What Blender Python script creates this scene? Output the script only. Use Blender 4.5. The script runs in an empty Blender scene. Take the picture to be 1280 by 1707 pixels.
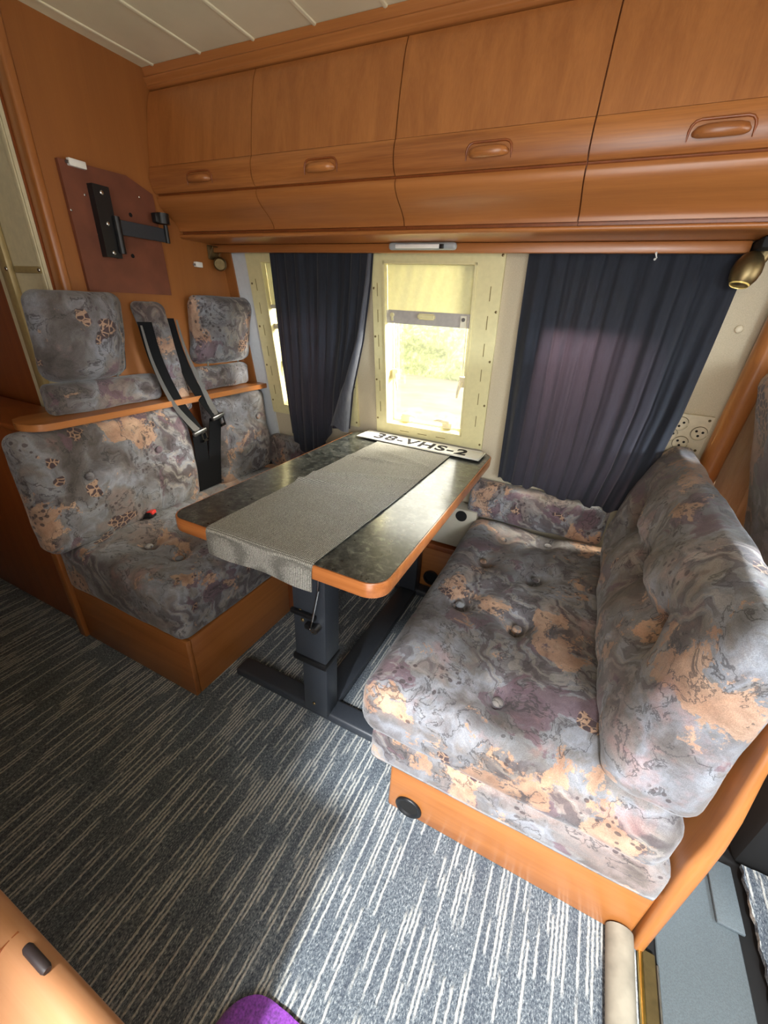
import bpy, bmesh, math, random
from mathutils import Vector, Matrix, noise as mnoise

scene = bpy.context.scene
COL = scene.collection
PI = math.pi
random.seed(4)

def S(r, g, b, k=1.0):
    f = lambda c: (c / 12.92 if c <= 0.04045 else ((c + 0.055) / 1.055) ** 2.4)
    return (f(r / 255) * k, f(g / 255) * k, f(b / 255) * k, 1.0)

# ------------------------------------------------------------------ camera
cam_data = bpy.data.cameras.new('camera')
cam = bpy.data.objects.new('camera', cam_data)
COL.objects.link(cam)
CAM_F = Vector((-0.3747225, 0.81101784, -0.44925841))
CAM_R = Vector((0.89559755, 0.44195294, 0.05081966))
CAM_U = Vector((-0.23976673, 0.38331146, 0.89195529))
rot = Matrix((CAM_R, CAM_U, -CAM_F)).transposed().to_4x4()
cam.matrix_world = Matrix.Translation((0.5669, -1.5762, 1.192)) @ rot
cam_data.sensor_fit = 'VERTICAL'
cam_data.sensor_height = 36.0
cam_data.lens = 678.9 / 1707 * 36.0
cam_data.clip_start = 0.02
scene.camera = cam

# ------------------------------------------------------------------ light
scene.view_settings.view_transform = 'Standard'
scene.view_settings.look = 'None'
scene.view_settings.gamma = 1.0
scene.view_settings.use_curve_mapping = False
scene.view_settings.exposure = 0.2
world = bpy.data.worlds.new('sky')
scene.world = world
world.use_nodes = True
bgn = world.node_tree.nodes['Background']
bgn.inputs[0].default_value = (1.0, 0.99, 0.95, 1)
bgn.inputs[1].default_value = 4.6

def area(name, loc, target, sx, sy, power, color, spread=PI):
    l = bpy.data.lights.new(name, 'AREA')
    l.shape = 'RECTANGLE'; l.size = sx; l.size_y = sy
    l.energy = power; l.color = color; l.spread = spread
    o = bpy.data.objects.new(name, l)
    COL.objects.link(o)
    o.location = loc
    d = Vector(target) - Vector(loc)
    o.rotation_euler = d.to_track_quat('-Z', 'Y').to_euler()
    return o

def portal(name, loc, target, sx, sy):
    o = area(name, loc, target, sx, sy, 1.0, (1, 1, 1))
    o.data.cycles.is_portal = True
    return o

# daylight through the open entry door behind the camera, the cab windscreen and the dinette windows
area('door_sky', (0.66, -2.30, 0.85), (0.35, -0.6, 1.15), 0.62, 1.1, 2.8, (0.96, 0.97, 1.0))
area('door_daylight', (0.66, -4.3, 3.92), (0.45, -1.3, 0.0), 0.35, 0.35, 520, (0.95, 0.98, 1.0))
area('windscreen_daylight', (2.15, -1.28, 1.27), (0.9, -0.78, 0.62), 0.60, 0.15, 22, (0.80, 0.91, 1.0), math.radians(52))
area('cab_door_daylight', (1.28, -2.34, 1.32), (0.93, -0.8, 0.6), 0.45, 0.32, 4.6, (0.80, 0.91, 1.0), math.radians(64))
area('window_sky', (0.46, 0.20, 1.29), (-0.7, -0.40, 0.44), 0.34, 0.22, 66, (1.0, 0.98, 0.93))
area('window_sky_b', (0.05, 0.95, 1.80), (0.0, -0.55, 0.70), 0.5, 0.4, 20, (1.0, 0.98, 0.93))
portal('window_portal', (0.0, 0.12, 1.0), (0.0, -1.0, 0.9), 0.36, 0.62)
portal('window_portal_b', (-0.54, 0.12, 1.0), (-0.54, -1.0, 0.9), 0.36, 0.62)
portal('window_portal_c', (0.55, 0.12, 1.0), (0.55, -1.0, 0.9), 0.38, 0.66)
portal('door_portal', (0.68, -2.26, 0.9), (0.68, -1.0, 0.9), 0.72, 1.76)

# ------------------------------------------------------------------ materials
class NT:
    def __init__(s, name):
        s.m = bpy.data.materials.new(name)
        s.m.use_nodes = True
        s.t = s.m.node_tree
        s.bsdf = s.t.nodes['Principled BSDF']
        s.out = s.t.nodes['Material Output']
        g = s.t.nodes.new('ShaderNodeNewGeometry')
        s.pos = g.outputs['Position']
    def n(s, typ, **kw):
        nd = s.t.nodes.new(typ)
        for k, v in kw.items():
            setattr(nd, k, v)
        return nd
    def put(s, sock, v):
        if isinstance(v, bpy.types.NodeSocket):
            s.t.links.new(v, sock)
        else:
            sock.default_value = v
    def math(s, op, a, b=None, c=None):
        nd = s.n('ShaderNodeMath', operation=op)
        s.put(nd.inputs[0], a)
        if b is not None: s.put(nd.inputs[1], b)
        if c is not None: s.put(nd.inputs[2], c)
        return nd.outputs[0]
    def vmath(s, op, a, b=None):
        nd = s.n('ShaderNodeVectorMath', operation=op)
        s.put(nd.inputs[0], a)
        if b is not None: s.put(nd.inputs[1], b)
        return nd.outputs[0]
    def scale(s, v, sc):
        return s.vmath('MULTIPLY', v, sc if not isinstance(sc, (int, float)) else (sc, sc, sc))
    def noise(s, vec, scale=5, detail=2, rough=0.5, dist=0.0, color=False):
        nd = s.n('ShaderNodeTexNoise')
        s.put(nd.inputs['Vector'], vec)
        nd.inputs['Scale'].default_value = scale
        nd.inputs['Detail'].default_value = detail
        nd.inputs['Roughness'].default_value = rough
        nd.inputs['Distortion'].default_value = dist
        return nd.outputs['Color' if color else 'Fac']
    def ramp(s, fac, stops, interp='LINEAR'):
        nd = s.n('ShaderNodeValToRGB')
        cr = nd.color_ramp
        cr.interpolation = interp
        while len(cr.elements) < len(stops): cr.elements.new(0.5)
        for e, (p, c) in zip(cr.elements, stops):
            e.position = p
            e.color = c if len(c) == 4 else (*c, 1)
        s.put(nd.inputs[0], fac)
        return nd.outputs[0]
    def mix(s, fac, a, b, blend='MIX'):
        nd = s.n('ShaderNodeMix', data_type='RGBA', blend_type=blend)
        s.put(nd.inputs[0], fac); s.put(nd.inputs[6], a); s.put(nd.inputs[7], b)
        return nd.outputs[2]
    def step(s, v, lo, hi):
        nd = s.n('ShaderNodeMapRange')
        nd.interpolation_type = 'SMOOTHSTEP'
        s.put(nd.inputs[0], v); nd.inputs[1].default_value = lo; nd.inputs[2].default_value = hi
        return nd.outputs[0]
    def bump(s, h, strength=0.3, dist=0.002):
        nd = s.n('ShaderNodeBump')
        nd.inputs['Strength'].default_value = strength
        nd.inputs['Distance'].default_value = dist
        s.put(nd.inputs['Height'], h)
        s.t.links.new(nd.outputs[0], s.bsdf.inputs['Normal'])
    def set(s, **kw):
        for k, v in kw.items():
            s.put(s.bsdf.inputs[k.replace('_', ' ')], v)

def plain(name, col, rough=0.5, metal=0.0, mottle=0.06, bump=0.0, scale=60, **kw):
    t = NT(name)
    n = t.noise(t.pos, scale, 3)
    d = tuple(c * (1 - 2 * mottle) for c in col[:3]) + (1,)
    u = tuple(min(1, c * (1 + 2 * mottle)) for c in col[:3]) + (1,)
    t.set(Base_Color=t.ramp(n, [(0.3, d), (0.7, u)]), Roughness=rough, Metallic=metal)
    if bump: t.bump(n, bump, 0.001)
    for k, v in kw.items(): t.set(**{k: v})
    return t.m

def wood(name, axis, light, dark, rough=0.36, grain=26, coat=0.25, contrast=1.0):
    t = NT(name)
    sc = [grain, grain, grain]; sc['xyz'.index(axis)] = grain * 0.055
    v = t.scale(t.pos, tuple(sc))
    big = t.noise(v, 1.0, 5, 0.6, 0.6)
    sc2 = [330, 330, 330]; sc2['xyz'.index(axis)] = 9
    fine = t.noise(t.scale(t.pos, tuple(sc2)), 1.0, 2, 0.6)
    f = t.math('ADD', t.math('MULTIPLY', big, 0.75), t.math('MULTIPLY', fine, 0.25))
    mid = tuple((a + b) / 2 for a, b in zip(light, dark))
    h = 0.22 / contrast
    c = t.ramp(f, [(0.5 - h, dark), (0.5, mid), (0.5 + h, light)])
    t.set(Base_Color=c, Roughness=rough, Coat_Weight=coat, Coat_Roughness=0.22)
    t.bump(fine, 0.08, 0.0006)
    return t.m

WL, WD = S(178, 114, 60), S(144, 86, 42)
M = {}
M['wood_z'] = wood('cherry_wood_upright_grain', 'z', WL, WD)
M['wood_x'] = wood('cherry_wood_long_grain', 'x', WL, WD)
M['wood_y'] = wood('cherry_wood_deep_grain', 'y', WL, WD)
M['wood_rail'] = wood('cherry_wood_rail', 'x', S(184, 118, 62), S(134, 78, 39), contrast=1.5)
M['wood_dark'] = wood('dark_cherry_wood', 'z', S(150, 82, 38), S(118, 60, 26))
M['wood_wall'] = wood('honey_wood_panel', 'z', S(158, 98, 46), S(140, 84, 38), rough=0.5, coat=0.1, grain=14)
M['wood_edge'] = wood('orange_edge_band', 'x', S(204, 128, 70), S(162, 92, 46), rough=0.3, coat=0.4, contrast=1.4)
M['wood_counter'] = wood('pale_cherry_wood', 'x', S(184, 134, 94), S(168, 116, 78), rough=0.45, grain=9)
M['board'] = plain('red_brown_fibreboard', S(112, 62, 42), 0.6, mottle=0.09, scale=14, bump=0.05)
M['cream'] = plain('cream_plastic', S(216, 205, 156), 0.42, mottle=0.02)
M['cream_pale'] = plain('pale_cream_plastic', S(236, 232, 210), 0.45, mottle=0.02)
M['wallcarpet'] = plain('cream_carpet_lining', S(194, 180, 154), 0.95, mottle=0.05, bump=0.35, scale=500)
M['white_trim'] = plain('white_painted_trim', S(206, 210, 214), 0.5, mottle=0.02)
M['white'] = plain('white_plastic', S(232, 230, 224), 0.4, mottle=0.02)
M['greywhite'] = plain('grey_white_panel', S(176, 168, 150), 0.6, mottle=0.03, scale=20)
M['steel_dark'] = plain('dark_grey_painted_steel', S(50, 54, 61), 0.42, mottle=0.05, scale=200, bump=0.03)
M['black'] = plain('black_plastic', S(22, 22, 24), 0.4, mottle=0.05)
M['black_matt'] = plain('matt_black', S(16, 16, 17), 0.8, mottle=0.05)
M['chrome'] = plain('chrome', S(205, 205, 205), 0.16, 1.0, mottle=0.02)
M['steel'] = plain('brushed_steel', S(150, 150, 150), 0.35, 1.0, mottle=0.05)
M['brass'] = plain('antique_brass', S(132, 114, 80), 0.42, 0.9, mottle=0.08)
M['brass_bright'] = plain('polished_brass', S(240, 212, 124), 0.3, 0.2, mottle=0.03)
M['gold'] = plain('gold_anodised_strip', S(196, 164, 84), 0.32, 1.0, mottle=0.05)
M['bronze'] = plain('bronze_sill', S(92, 78, 48), 0.45, 0.6, mottle=0.08)
M['red'] = plain('red_button_plastic', S(226, 60, 52), 0.35, mottle=0.02)
M['grey_bar'] = plain('grey_blind_rail', S(190, 184, 178), 0.4, 0.3, mottle=0.04)
M['latch'] = plain('glare_paled_latch_plastic', S(222, 214, 192), 0.5, mottle=0.02)  # paler than the dark grey latches: window glare put into the colour
M['yellow'] = plain('yellow_plastic', S(235, 205, 40), 0.4, mottle=0.02)
M['socket'] = plain('ivory_socket_plastic', S(214, 200, 172), 0.42, mottle=0.03)
M['plate'] = plain('white_plate_paint', S(214, 212, 206), 0.65, mottle=0.01, Specular_IOR_Level=0.15)
M['ink'] = plain('dark_plate_paint', S(46, 44, 46), 0.9, mottle=0.04, Specular_IOR_Level=0.1)
M['dowel'] = plain('dark_brown_rubber', S(44, 34, 34), 0.55, mottle=0.08)
M['hole'] = plain('dark_hole', S(10, 8, 7), 0.9, mottle=0.05)
M['slot'] = plain('slot_shadow_gap', S(120, 104, 60), 0.8, mottle=0.02)
M['gold_matt'] = plain('beige_gold_lacquer', S(170, 150, 104), 0.4, 0.25, mottle=0.04)
M['beige'] = plain('beige_laminate', S(204, 192, 158), 0.5, mottle=0.03)

# ceiling panels
t = NT('cream_ceiling_board')
n = t.noise(t.pos, 220, 3); b = t.noise(t.pos, 6, 3)
t.set(Base_Color=t.mix(t.step(b, .3, .7), S(238, 232, 200), S(228, 222, 190)), Roughness=0.7)
t.bump(n, 0.12, 0.0008)
M['ceiling'] = t.m

# carpet
t = NT('striped_grey_carpet')
sep = t.n('ShaderNodeSeparateXYZ'); t.put(sep.inputs[0], t.pos)
wob = t.math('MULTIPLY', t.math('SUBTRACT', t.noise(t.pos, 60, 2), 0.5), 0.0050)
u = t.math('MULTIPLY', t.math('ADD', sep.outputs[0], wob), 112.0)
lane = t.math('FLOOR', u)
fr = t.math('ABSOLUTE', t.math('SUBTRACT', t.math('FRACT', u), 0.5))
comb = t.n('ShaderNodeCombineXYZ')
t.put(comb.inputs[0], t.math('MULTIPLY', lane, 17.37)); t.put(comb.inputs[1], t.math('MULTIPLY', sep.outputs[1], 5.2))
ln = t.noise(comb.outputs[0], 1.0, 1, 0.5)
line = t.math('MULTIPLY', t.step(ln, 0.505, 0.55), t.step(fr, 0.36, 0.18))
tone = t.step(ln, 0.28, 0.50)
spk = t.noise(t.scale(t.pos, (330, 150, 300)), 1.0, 3, 0.8)
base = t.ramp(spk, [(0.31, S(30, 37, 48)), (0.45, S(82, 91, 101)), (0.57, S(122, 130, 136)), (0.70, S(196, 200, 200))])
base = t.mix(t.math('MULTIPLY', t.math('SUBTRACT', 1.0, tone), 0.45), base, S(56, 64, 78))
lc = t.ramp(t.noise(t.scale(t.pos, (500, 160, 400)), 1.0, 2, 0.6), [(0.3, S(138, 141, 142)), (0.6, S(206, 206, 200))])
c = t.mix(line, base, lc)
t.set(Base_Color=c, Roughness=0.96)
h = t.math('ADD', t.math('MULTIPLY', line, 0.6), spk)
t.bump(h, 0.8, 0.004)
M['carpet'] = t.m

# patterned velour
def velour(name, gain=1.0, shift=(0, 0, 0)):
    t = NT(name)
    P = t.scale(t.vmath('ADD', t.pos, shift), .74)
    w = t.noise(P, 7, 3, 0.55, color=True)
    W = t.vmath('ADD', P, t.scale(t.vmath('SUBTRACT', w, (0.5, 0.5, 0.5)), 0.16))
    def g(c): return tuple(min(1, x * gain) for x in c[:3]) + (1,)
    n1 = t.noise(W, 6.0, 5, 0.6)
    base = t.ramp(n1, [(0.26, g(S(78, 70, 66))), (0.38, g(S(108, 101, 98))), (0.45, g(S(132, 129, 132))), (0.50, g(S(146, 148, 154))),
                       (0.55, g(S(130, 125, 123))), (0.62, g(S(140, 124, 118))), (0.70, g(S(96, 86, 78)))])
    # drawn streaks following the warp
    wv = t.n('ShaderNodeTexWave', wave_type='BANDS', bands_direction='DIAGONAL')
    t.put(wv.inputs['Vector'], W); wv.inputs['Scale'].default_value = 9; wv.inputs['Distortion'].default_value = 9
    wv.inputs['Detail'].default_value = 3; wv.inputs['Detail Scale'].default_value = 2.2
    sm = t.step(t.noise(t.vmath('ADD', P, (3.1, 1.7, .4)), 6, 2), 0.47, 0.58)
    base = t.mix(t.math('MULTIPLY', t.step(wv.outputs['Fac'], .58, .74), t.math('MULTIPLY', sm, .62)), base, g(S(80, 66, 70)))
    base = t.mix(t.math('MULTIPLY', t.step(wv.outputs['Fac'], .22, .10), t.math('MULTIPLY', sm, .55)), base, g(S(166, 158, 150)))
    # mauve patches
    n3 = t.noise(t.vmath('ADD', W, (7.7, 2.2, 5.1)), 7.5, 5, 0.62)
    base = t.mix(t.math('MULTIPLY', t.step(n3, .575, .60), .78), base, g(S(114, 88, 98)))
    # peach patches with torn edges
    n2 = t.noise(t.vmath('ADD', W, (1.3, 9.4, 3.3)), 6.2, 7, 0.62)
    peach = t.ramp(t.noise(P, 30, 3), [(0.35, g(S(182, 140, 112))), (0.65, g(S(202, 166, 138)))])
    pm = t.step(t.math('ADD', n2, t.math('MULTIPLY', t.math('SUBTRACT', t.noise(t.pos, 160, 3, .6), .5), .10)), .568, .590)
    base = t.mix(t.math('MULTIPLY', pm, .9), base, peach)
    # rosy bloom
    n8 = t.noise(t.vmath('ADD', P, (4.4, 4.1, 8.3)), 5.5, 5, 0.7)
    base = t.mix(t.math('MULTIPLY', t.step(n8, .60, .70), .42), base, g(S(176, 134, 128)))
    # leopard cells
    vo = t.n('ShaderNodeTexVoronoi', feature='DISTANCE_TO_EDGE')
    t.put(vo.inputs['Vector'], t.vmath('ADD', P, t.scale(w, 0.03))); vo.inputs['Scale'].default_value = 84
    lm = t.step(t.noise(t.vmath('ADD', P, (9.1, 6.3, 2.9)), 10.5, 2, .5), .662, .672)
    cell = t.mix(t.step(vo.outputs['Distance'], .07, .12), g(S(184, 150, 124)), g(S(84, 66, 68)))
    base = t.mix(lm, base, cell)
    # dark spots
    v2 = t.n('ShaderNodeTexVoronoi', feature='F1')
    t.put(v2.inputs['Vector'], t.vmath('ADD', P, t.scale(w, 0.04))); v2.inputs['Scale'].default_value = 75
    dm = t.math('MULTIPLY', t.step(v2.outputs['Distance'], .34, .26), t.step(t.noise(t.vmath('ADD', P, (2.1, 8.3, 6.9)), 9, 2), .57, .61))
    base = t.mix(t.math('MULTIPLY', dm, .8), base, g(S(70, 58, 60)))
    # thin contour lines
    n6 = t.noise(t.vmath('ADD', W, (5.9, 3.1, 1.1)), 9, 6, .6)
    ln = t.step(t.math('ABSOLUTE', t.math('SUBTRACT', n6, .5)), .010, .004)
    base = t.mix(t.math('MULTIPLY', ln, .65), base, g(S(64, 60, 62)))
    mott = t.noise(W, 34, 7, .72)
    base = t.mix(1.0, base, t.ramp(mott, [(.30, (.66, .64, .62)), (.50, (1, 1, 1)), (.68, (1.28, 1.26, 1.22))]), 'MULTIPLY')
    big = t.noise(t.vmath('ADD', P, (2.2, 5.5, 3.1)), 5, 3, .55)
    base = t.mix(1.0, base, t.ramp(big, [(.36, (.62, .58, .55)), (.58, (1.06, 1.06, 1.08))]), 'MULTIPLY')
    fine = t.noise(t.pos, 700, 2, .7)
    base = t.mix(1.0, base, t.ramp(fine, [(0.3, (.70, .70, .70)), (0.7, (1.16, 1.16, 1.16))]), 'MULTIPLY')
    t.set(Base_Color=base, Roughness=0.92, Sheen_Weight=0.20, Sheen_Roughness=0.45)
    t.set(Sheen_Tint=(0.97, 0.98, 1.0, 1))
    hb = t.math('ADD', fine, t.math('MULTIPLY', t.noise(W, 40, 4, .6), 1.6))
    t.bump(hb, 0.22, 0.003)
    return t.m
M['velour'] = velour('patterned_velour', .82)
M['velour_pale'] = velour('patterned_velour_paler', .88, (3.3, 1.2, .5))
M['velour_button'] = velour('velour_button_cover', .85, (1.3, 2.2, .5))

# curtains
def cloth(name, c1, c2, transl=0.25, sc=(160, 160, 30), tcol=None):
    t = NT(name)
    n = t.noise(t.scale(t.pos, sc), 1.0, 3, .6)
    fine = t.noise(t.pos, 900, 1)
    col = t.ramp(t.math('ADD', t.math('MULTIPLY', n, .6), t.math('MULTIPLY', fine, .4)), [(0.3, c1), (0.7, c2)])
    t.set(Base_Color=col, Roughness=0.9, Sheen_Weight=0.25, Sheen_Roughness=0.5)
    t.bump(fine, .2, .001)
    tr = t.n('ShaderNodeBsdfTranslucent')
    if tcol: tr.inputs[0].default_value = tcol
    else: t.put(tr.inputs[0], col)
    mx = t.n('ShaderNodeMixShader'); mx.inputs[0].default_value = transl
    t.t.links.new(t.bsdf.outputs[0], mx.inputs[1]); t.t.links.new(tr.outputs[0], mx.inputs[2])
    t.t.links.new(mx.outputs[0], t.out.inputs[0])
    return t.m
M['navy'] = cloth('navy_curtain_cloth', S(36, 40, 50), S(56, 60, 71), 0.45, tcol=S(106, 96, 105))
M['lining'] = cloth('grey_curtain_lining', S(58, 60, 70), S(92, 94, 104), 0.12)
M['beigecloth'] = cloth('beige_cab_curtain_cloth', S(150, 124, 98), S(170, 144, 116), 0.3)
M['blind'] = cloth('cream_blind_cloth', S(206, 202, 168), S(220, 216, 184), 0.30, (90, 90, 90))
M['bolster'] = plain('worn_beige_carpet_roll', S(142, 135, 120), 0.95, mottle=0.10, scale=26, bump=0.3)
M['purple'] = plain('purple_pile', S(120, 52, 150), 0.95, mottle=0.22, scale=240, bump=0.8, Sheen_Weight=0.5)
M['rubber'] = plain('grey_ribbed_rubber', S(84, 92, 96), 0.5, mottle=0.08, scale=420, bump=0.3)
M['seatgrey'] = plain('grey_green_seat_cloth', S(104, 104, 96), 0.9, mottle=0.10, scale=18, bump=0.1)
M['strap'] = plain('black_seat_belt_webbing', S(12, 12, 14), 0.8, mottle=0.08, scale=500, bump=0.2, Specular_IOR_Level=0.15)
M['straplit'] = plain('lit_belt_webbing', S(96, 92, 88), 0.6, mottle=0.06, scale=500)  # lit strand of the dark belt, its light put into the grey colour

# table laminate
t = NT('dark_stone_laminate')
a = t.noise(t.pos, 52, 7, .74, .5); bb = t.noise(t.pos, 9, 4, .6); f2 = t.noise(t.pos, 420, 2, .7)
c = t.ramp(a, [(0.32, S(20, 22, 21)), (0.45, S(46, 48, 45)), (0.56, S(78, 80, 75)), (0.68, S(126, 126, 118))])
c = t.mix(t.math('MULTIPLY', t.step(bb, .45, .65), .35), c, S(36, 39, 37))
c = t.mix(t.math('MULTIPLY', t.step(f2, .60, .70), .35), c, S(112, 112, 104))
t.set(Base_Color=c, Roughness=t.ramp(t.noise(t.pos, 30, 5, .7), [(.35, (.26, .26, .26)), (.65, (.40, .40, .40))]))
t.set(Coat_Weight=0.8, Coat_Roughness=0.16)
M['laminate'] = t.m

# woven runner
t = NT('grey_woven_runner')
wv = t.n('ShaderNodeTexWave', wave_type='BANDS', bands_direction='X'); t.put(wv.inputs['Vector'], t.vmath('ADD', t.pos, t.scale(t.noise(t.pos, 300, 1, color=True), .003)))
wv.inputs['Scale'].default_value = 72
w2 = t.n('ShaderNodeTexWave', wave_type='BANDS', bands_direction='Y'); t.put(w2.inputs['Vector'], t.vmath('ADD', t.pos, t.scale(t.noise(t.pos, 300, 1, color=True), .003)))
w2.inputs['Scale'].default_value = 60
hh = t.math('MULTIPLY', wv.outputs['Fac'], w2.outputs['Fac'])
spk = t.noise(t.pos, 500, 2, .7)
f = t.math('ADD', t.math('MULTIPLY', hh, .5), t.math('MULTIPLY', spk, .6))
t.set(Base_Color=t.ramp(f, [(.18, S(82, 80, 75)), (.42, S(136, 133, 125)), (.75, S(200, 196, 186))]), Roughness=.85)
t.bump(f, .9, .003)
M['runner'] = t.m

# acrylic pane: clear, slightly warm and hazy
def pane_mat(name, tint):
    t = NT(name)
    tr = t.n('ShaderNodeBsdfTransparent'); tr.inputs[0].default_value = tint
    gl = t.n('ShaderNodeBsdfGlossy'); gl.inputs['Roughness'].default_value = 0.08
    hz = t.n('ShaderNodeBsdfTranslucent'); hz.inputs[0].default_value = (1, .97, .86, 1)
    m1 = t.n('ShaderNodeMixShader'); m1.inputs[0].default_value = 0.015
    t.t.links.new(tr.outputs[0], m1.inputs[1]); t.t.links.new(hz.outputs[0], m1.inputs[2])
    m2 = t.n('ShaderNodeMixShader'); m2.inputs[0].default_value = 0.05
    t.t.links.new(m1.outputs[0], m2.inputs[1]); t.t.links.new(gl.outputs[0], m2.inputs[2])
    t.t.links.new(m2.outputs[0], t.out.inputs[0])
    return t.m
M['pane'] = pane_mat('hazy_acrylic', (.98, .97, .91, 1))
t = NT('clear_lamp_plastic')
t.set(Base_Color=S(214, 220, 222), Roughness=.12, Transmission_Weight=.55, IOR=1.3)
M['lampclear'] = t.m
# outdoors
t = NT('pale_sandy_ground')
a = t.noise(t.pos, 1.4, 6, .6)
t.set(Base_Color=t.ramp(a, [(.3, S(120, 112, 96)), (.7, S(146, 137, 120))]), Roughness=1.0)
M['sand'] = t.m
t = NT('hedge_leaves')
a = t.noise(t.pos, 7, 5, .7)
t.set(Base_Color=t.ramp(a, [(.3, S(84, 96, 56)), (.5, S(142, 152, 96)), (.7, S(196, 202, 150))]), Roughness=1.0)
M['hedge'] = t.m

# ------------------------------------------------------------------ helpers
def obj(name, bm, mat, parent=None, label=None, cat=None, group=None, kind=None, smooth=35, mats=None):
    """bm is in world space. With a parent the mesh is moved into the parent's space; alone it gets its own base origin."""
    bmesh.ops.recalc_face_normals(bm, faces=bm.faces)
    me = bpy.data.meshes.new(name)
    if parent is None:
        xs = [v.co for v in bm.verts]
        base = Vector(((min(v.x for v in xs) + max(v.x for v in xs)) / 2, (min(v.y for v in xs) + max(v.y for v in xs)) / 2, min(v.z for v in xs)))
        off = base
    else:
        off = parent['_w'] if '_w' in parent else (0, 0, 0)
        off = Vector(off)
    bmesh.ops.translate(bm, verts=bm.verts, vec=-off)
    bm.to_mesh(me); bm.free()
    for m in (mats or [mat]): me.materials.append(m if not isinstance(m, str) else M[m])
    if smooth:
        for p in me.polygons: p.use_smooth = True
        me.set_sharp_from_angle(angle=math.radians(smooth))
    o = bpy.data.objects.new(name, me)
    COL.objects.link(o)
    if parent is not None:
        o.parent = parent
    else:
        o.location = off
    o['_w'] = list(off)
    tag(o, label, cat, group, kind)
    return o

def tag(o, label=None, cat=None, group=None, kind=None):
    if label: o['label'] = label
    if cat: o['category'] = cat
    if group: o['group'] = group
    if kind: o['kind'] = kind

def thing(name, loc, label=None, cat=None, group=None, kind=None):
    o = bpy.data.objects.new(name, None)
    o.empty_display_size = 0.05
    COL.objects.link(o); o.location = loc; o['_w'] = list(loc)
    tag(o, label, cat, group, kind)
    return o

def B(): return bmesh.new()

def box(bm, x0, x1, y0, y1, z0, z1, r=0.0, seg=3, rot=None, piv=None):
    g = bmesh.ops.create_cube(bm, size=1.0)
    vs = g['verts']
    for v in vs:
        v.co = Vector((x0 + (v.co.x + .5) * (x1 - x0), y0 + (v.co.y + .5) * (y1 - y0), z0 + (v.co.z + .5) * (z1 - z0)))
    if r > 0:
        es = set(e for v in vs for e in v.link_edges)
        res = bmesh.ops.bevel(bm, geom=list(es), offset=r, segments=seg, profile=0.5, affect='EDGES')
        vs = list(set(v for f in res['faces'] for v in f.verts) | set(v for v in vs if v.is_valid))
    if rot is not None:
        p = Vector(piv if piv else ((x0 + x1) / 2, (y0 + y1) / 2, (z0 + z1) / 2))
        for v in vs: v.co = p + rot @ (v.co - p)
    return vs

def cyl(bm, p0, p1, r0, r1=None, seg=20, caps=True):
    p0, p1 = Vector(p0), Vector(p1); d = p1 - p0
    g = bmesh.ops.create_cone(bm, cap_ends=caps, cap_tris=False, segments=seg, radius1=r0, radius2=r0 if r1 is None else r1, depth=d.length)
    q = d.to_track_quat('Z', 'Y').to_matrix(); c = (p0 + p1) / 2
    for v in g['verts']: v.co = c + q @ v.co
    return g['verts']

def sph(bm, c, rx, ry=None, rz=None, useg=16, vseg=10, q=None):
    g = bmesh.ops.create_uvsphere(bm, u_segments=useg, v_segments=vseg, radius=1.0)
    ry = ry or rx; rz = rz or rx; c = Vector(c)
    for v in g['verts']:
        w = Vector((v.co.x * rx, v.co.y * ry, v.co.z * rz))
        v.co = c + (q @ w if q else w)
    return g['verts']

def lathe(bm, prof, c, q=None, seg=28):
    """prof: list of (radius, height) round local z"""
    c = Vector(c); rings = []
    for r, h in prof:
        ring = []
        for k in range(seg):
            a = 2 * PI * k / seg
            w = Vector((r * math.cos(a), r * math.sin(a), h))
            ring.append(bm.verts.new(c + (q @ w if q else w)))
        rings.append(ring)
    for a, b in zip(rings, rings[1:]):
        for k in range(seg):
            bm.faces.new((a[k], a[(k + 1) % seg], b[(k + 1) % seg], b[k]))
    for ring in (rings[0], rings[-1]):
        if (ring[0].co - ring[seg // 2].co).length > 1e-5:
            try: bm.faces.new(ring)
            except ValueError: pass
    return rings

def tube(bm, pts, r, seg=10, closed=False):
    pts = [Vector(p) for p in pts]; rings = []; n = len(pts)
    up = Vector((0, 0, 1))
    for i, p in enumerate(pts):
        a = pts[(i - 1) % n] if (closed or i > 0) else p
        b = pts[(i + 1) % n] if (closed or i < n - 1) else p
        t = (b - a).normalized()
        s = t.cross(up)
        if s.length < 1e-3: s = t.cross(Vector((1, 0, 0)))
        s.normalize(); u2 = s.cross(t)
        rr = r[i] if isinstance(r, (list, tuple)) else r
        rings.append([bm.verts.new(p + rr * (math.cos(2 * PI * k / seg) * s + math.sin(2 * PI * k / seg) * u2)) for k in range(seg)])
    prs = list(zip(rings, rings[1:])) + ([(rings[-1], rings[0])] if closed else [])
    for a, b in prs:
        for k in range(seg):
            bm.faces.new((a[k], a[(k + 1) % seg], b[(k + 1) % seg], b[k]))
    if not closed:
        bm.faces.new(rings[0]); bm.faces.new(rings[-1])

def prism(bm, poly, axis, a0, a1):
    """extrude a closed 2D polygon along an axis; poly gives the other two coordinates in xyz order"""
    def pt(p, a):
        l = list(p); l.insert('xyz'.index(axis), a); return Vector(l)
    A = [bm.verts.new(pt(p, a0)) for p in poly]; Bv = [bm.verts.new(pt(p, a1)) for p in poly]
    n = len(poly)
    for i in range(n):
        bm.faces.new((A[i], A[(i + 1) % n], Bv[(i + 1) % n], Bv[i]))
    bm.faces.new(A); bm.faces.new(list(reversed(Bv)))

def grid(bm, fn, nu, nv):
    vs = [[bm.verts.new(fn(i / nu, j / nv)) for i in range(nu + 1)] for j in range(nv + 1)]
    for j in range(nv):
        for i in range(nu):
            bm.faces.new((vs[j][i], vs[j][i + 1], vs[j + 1][i + 1], vs[j + 1][i]))
    return vs

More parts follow.
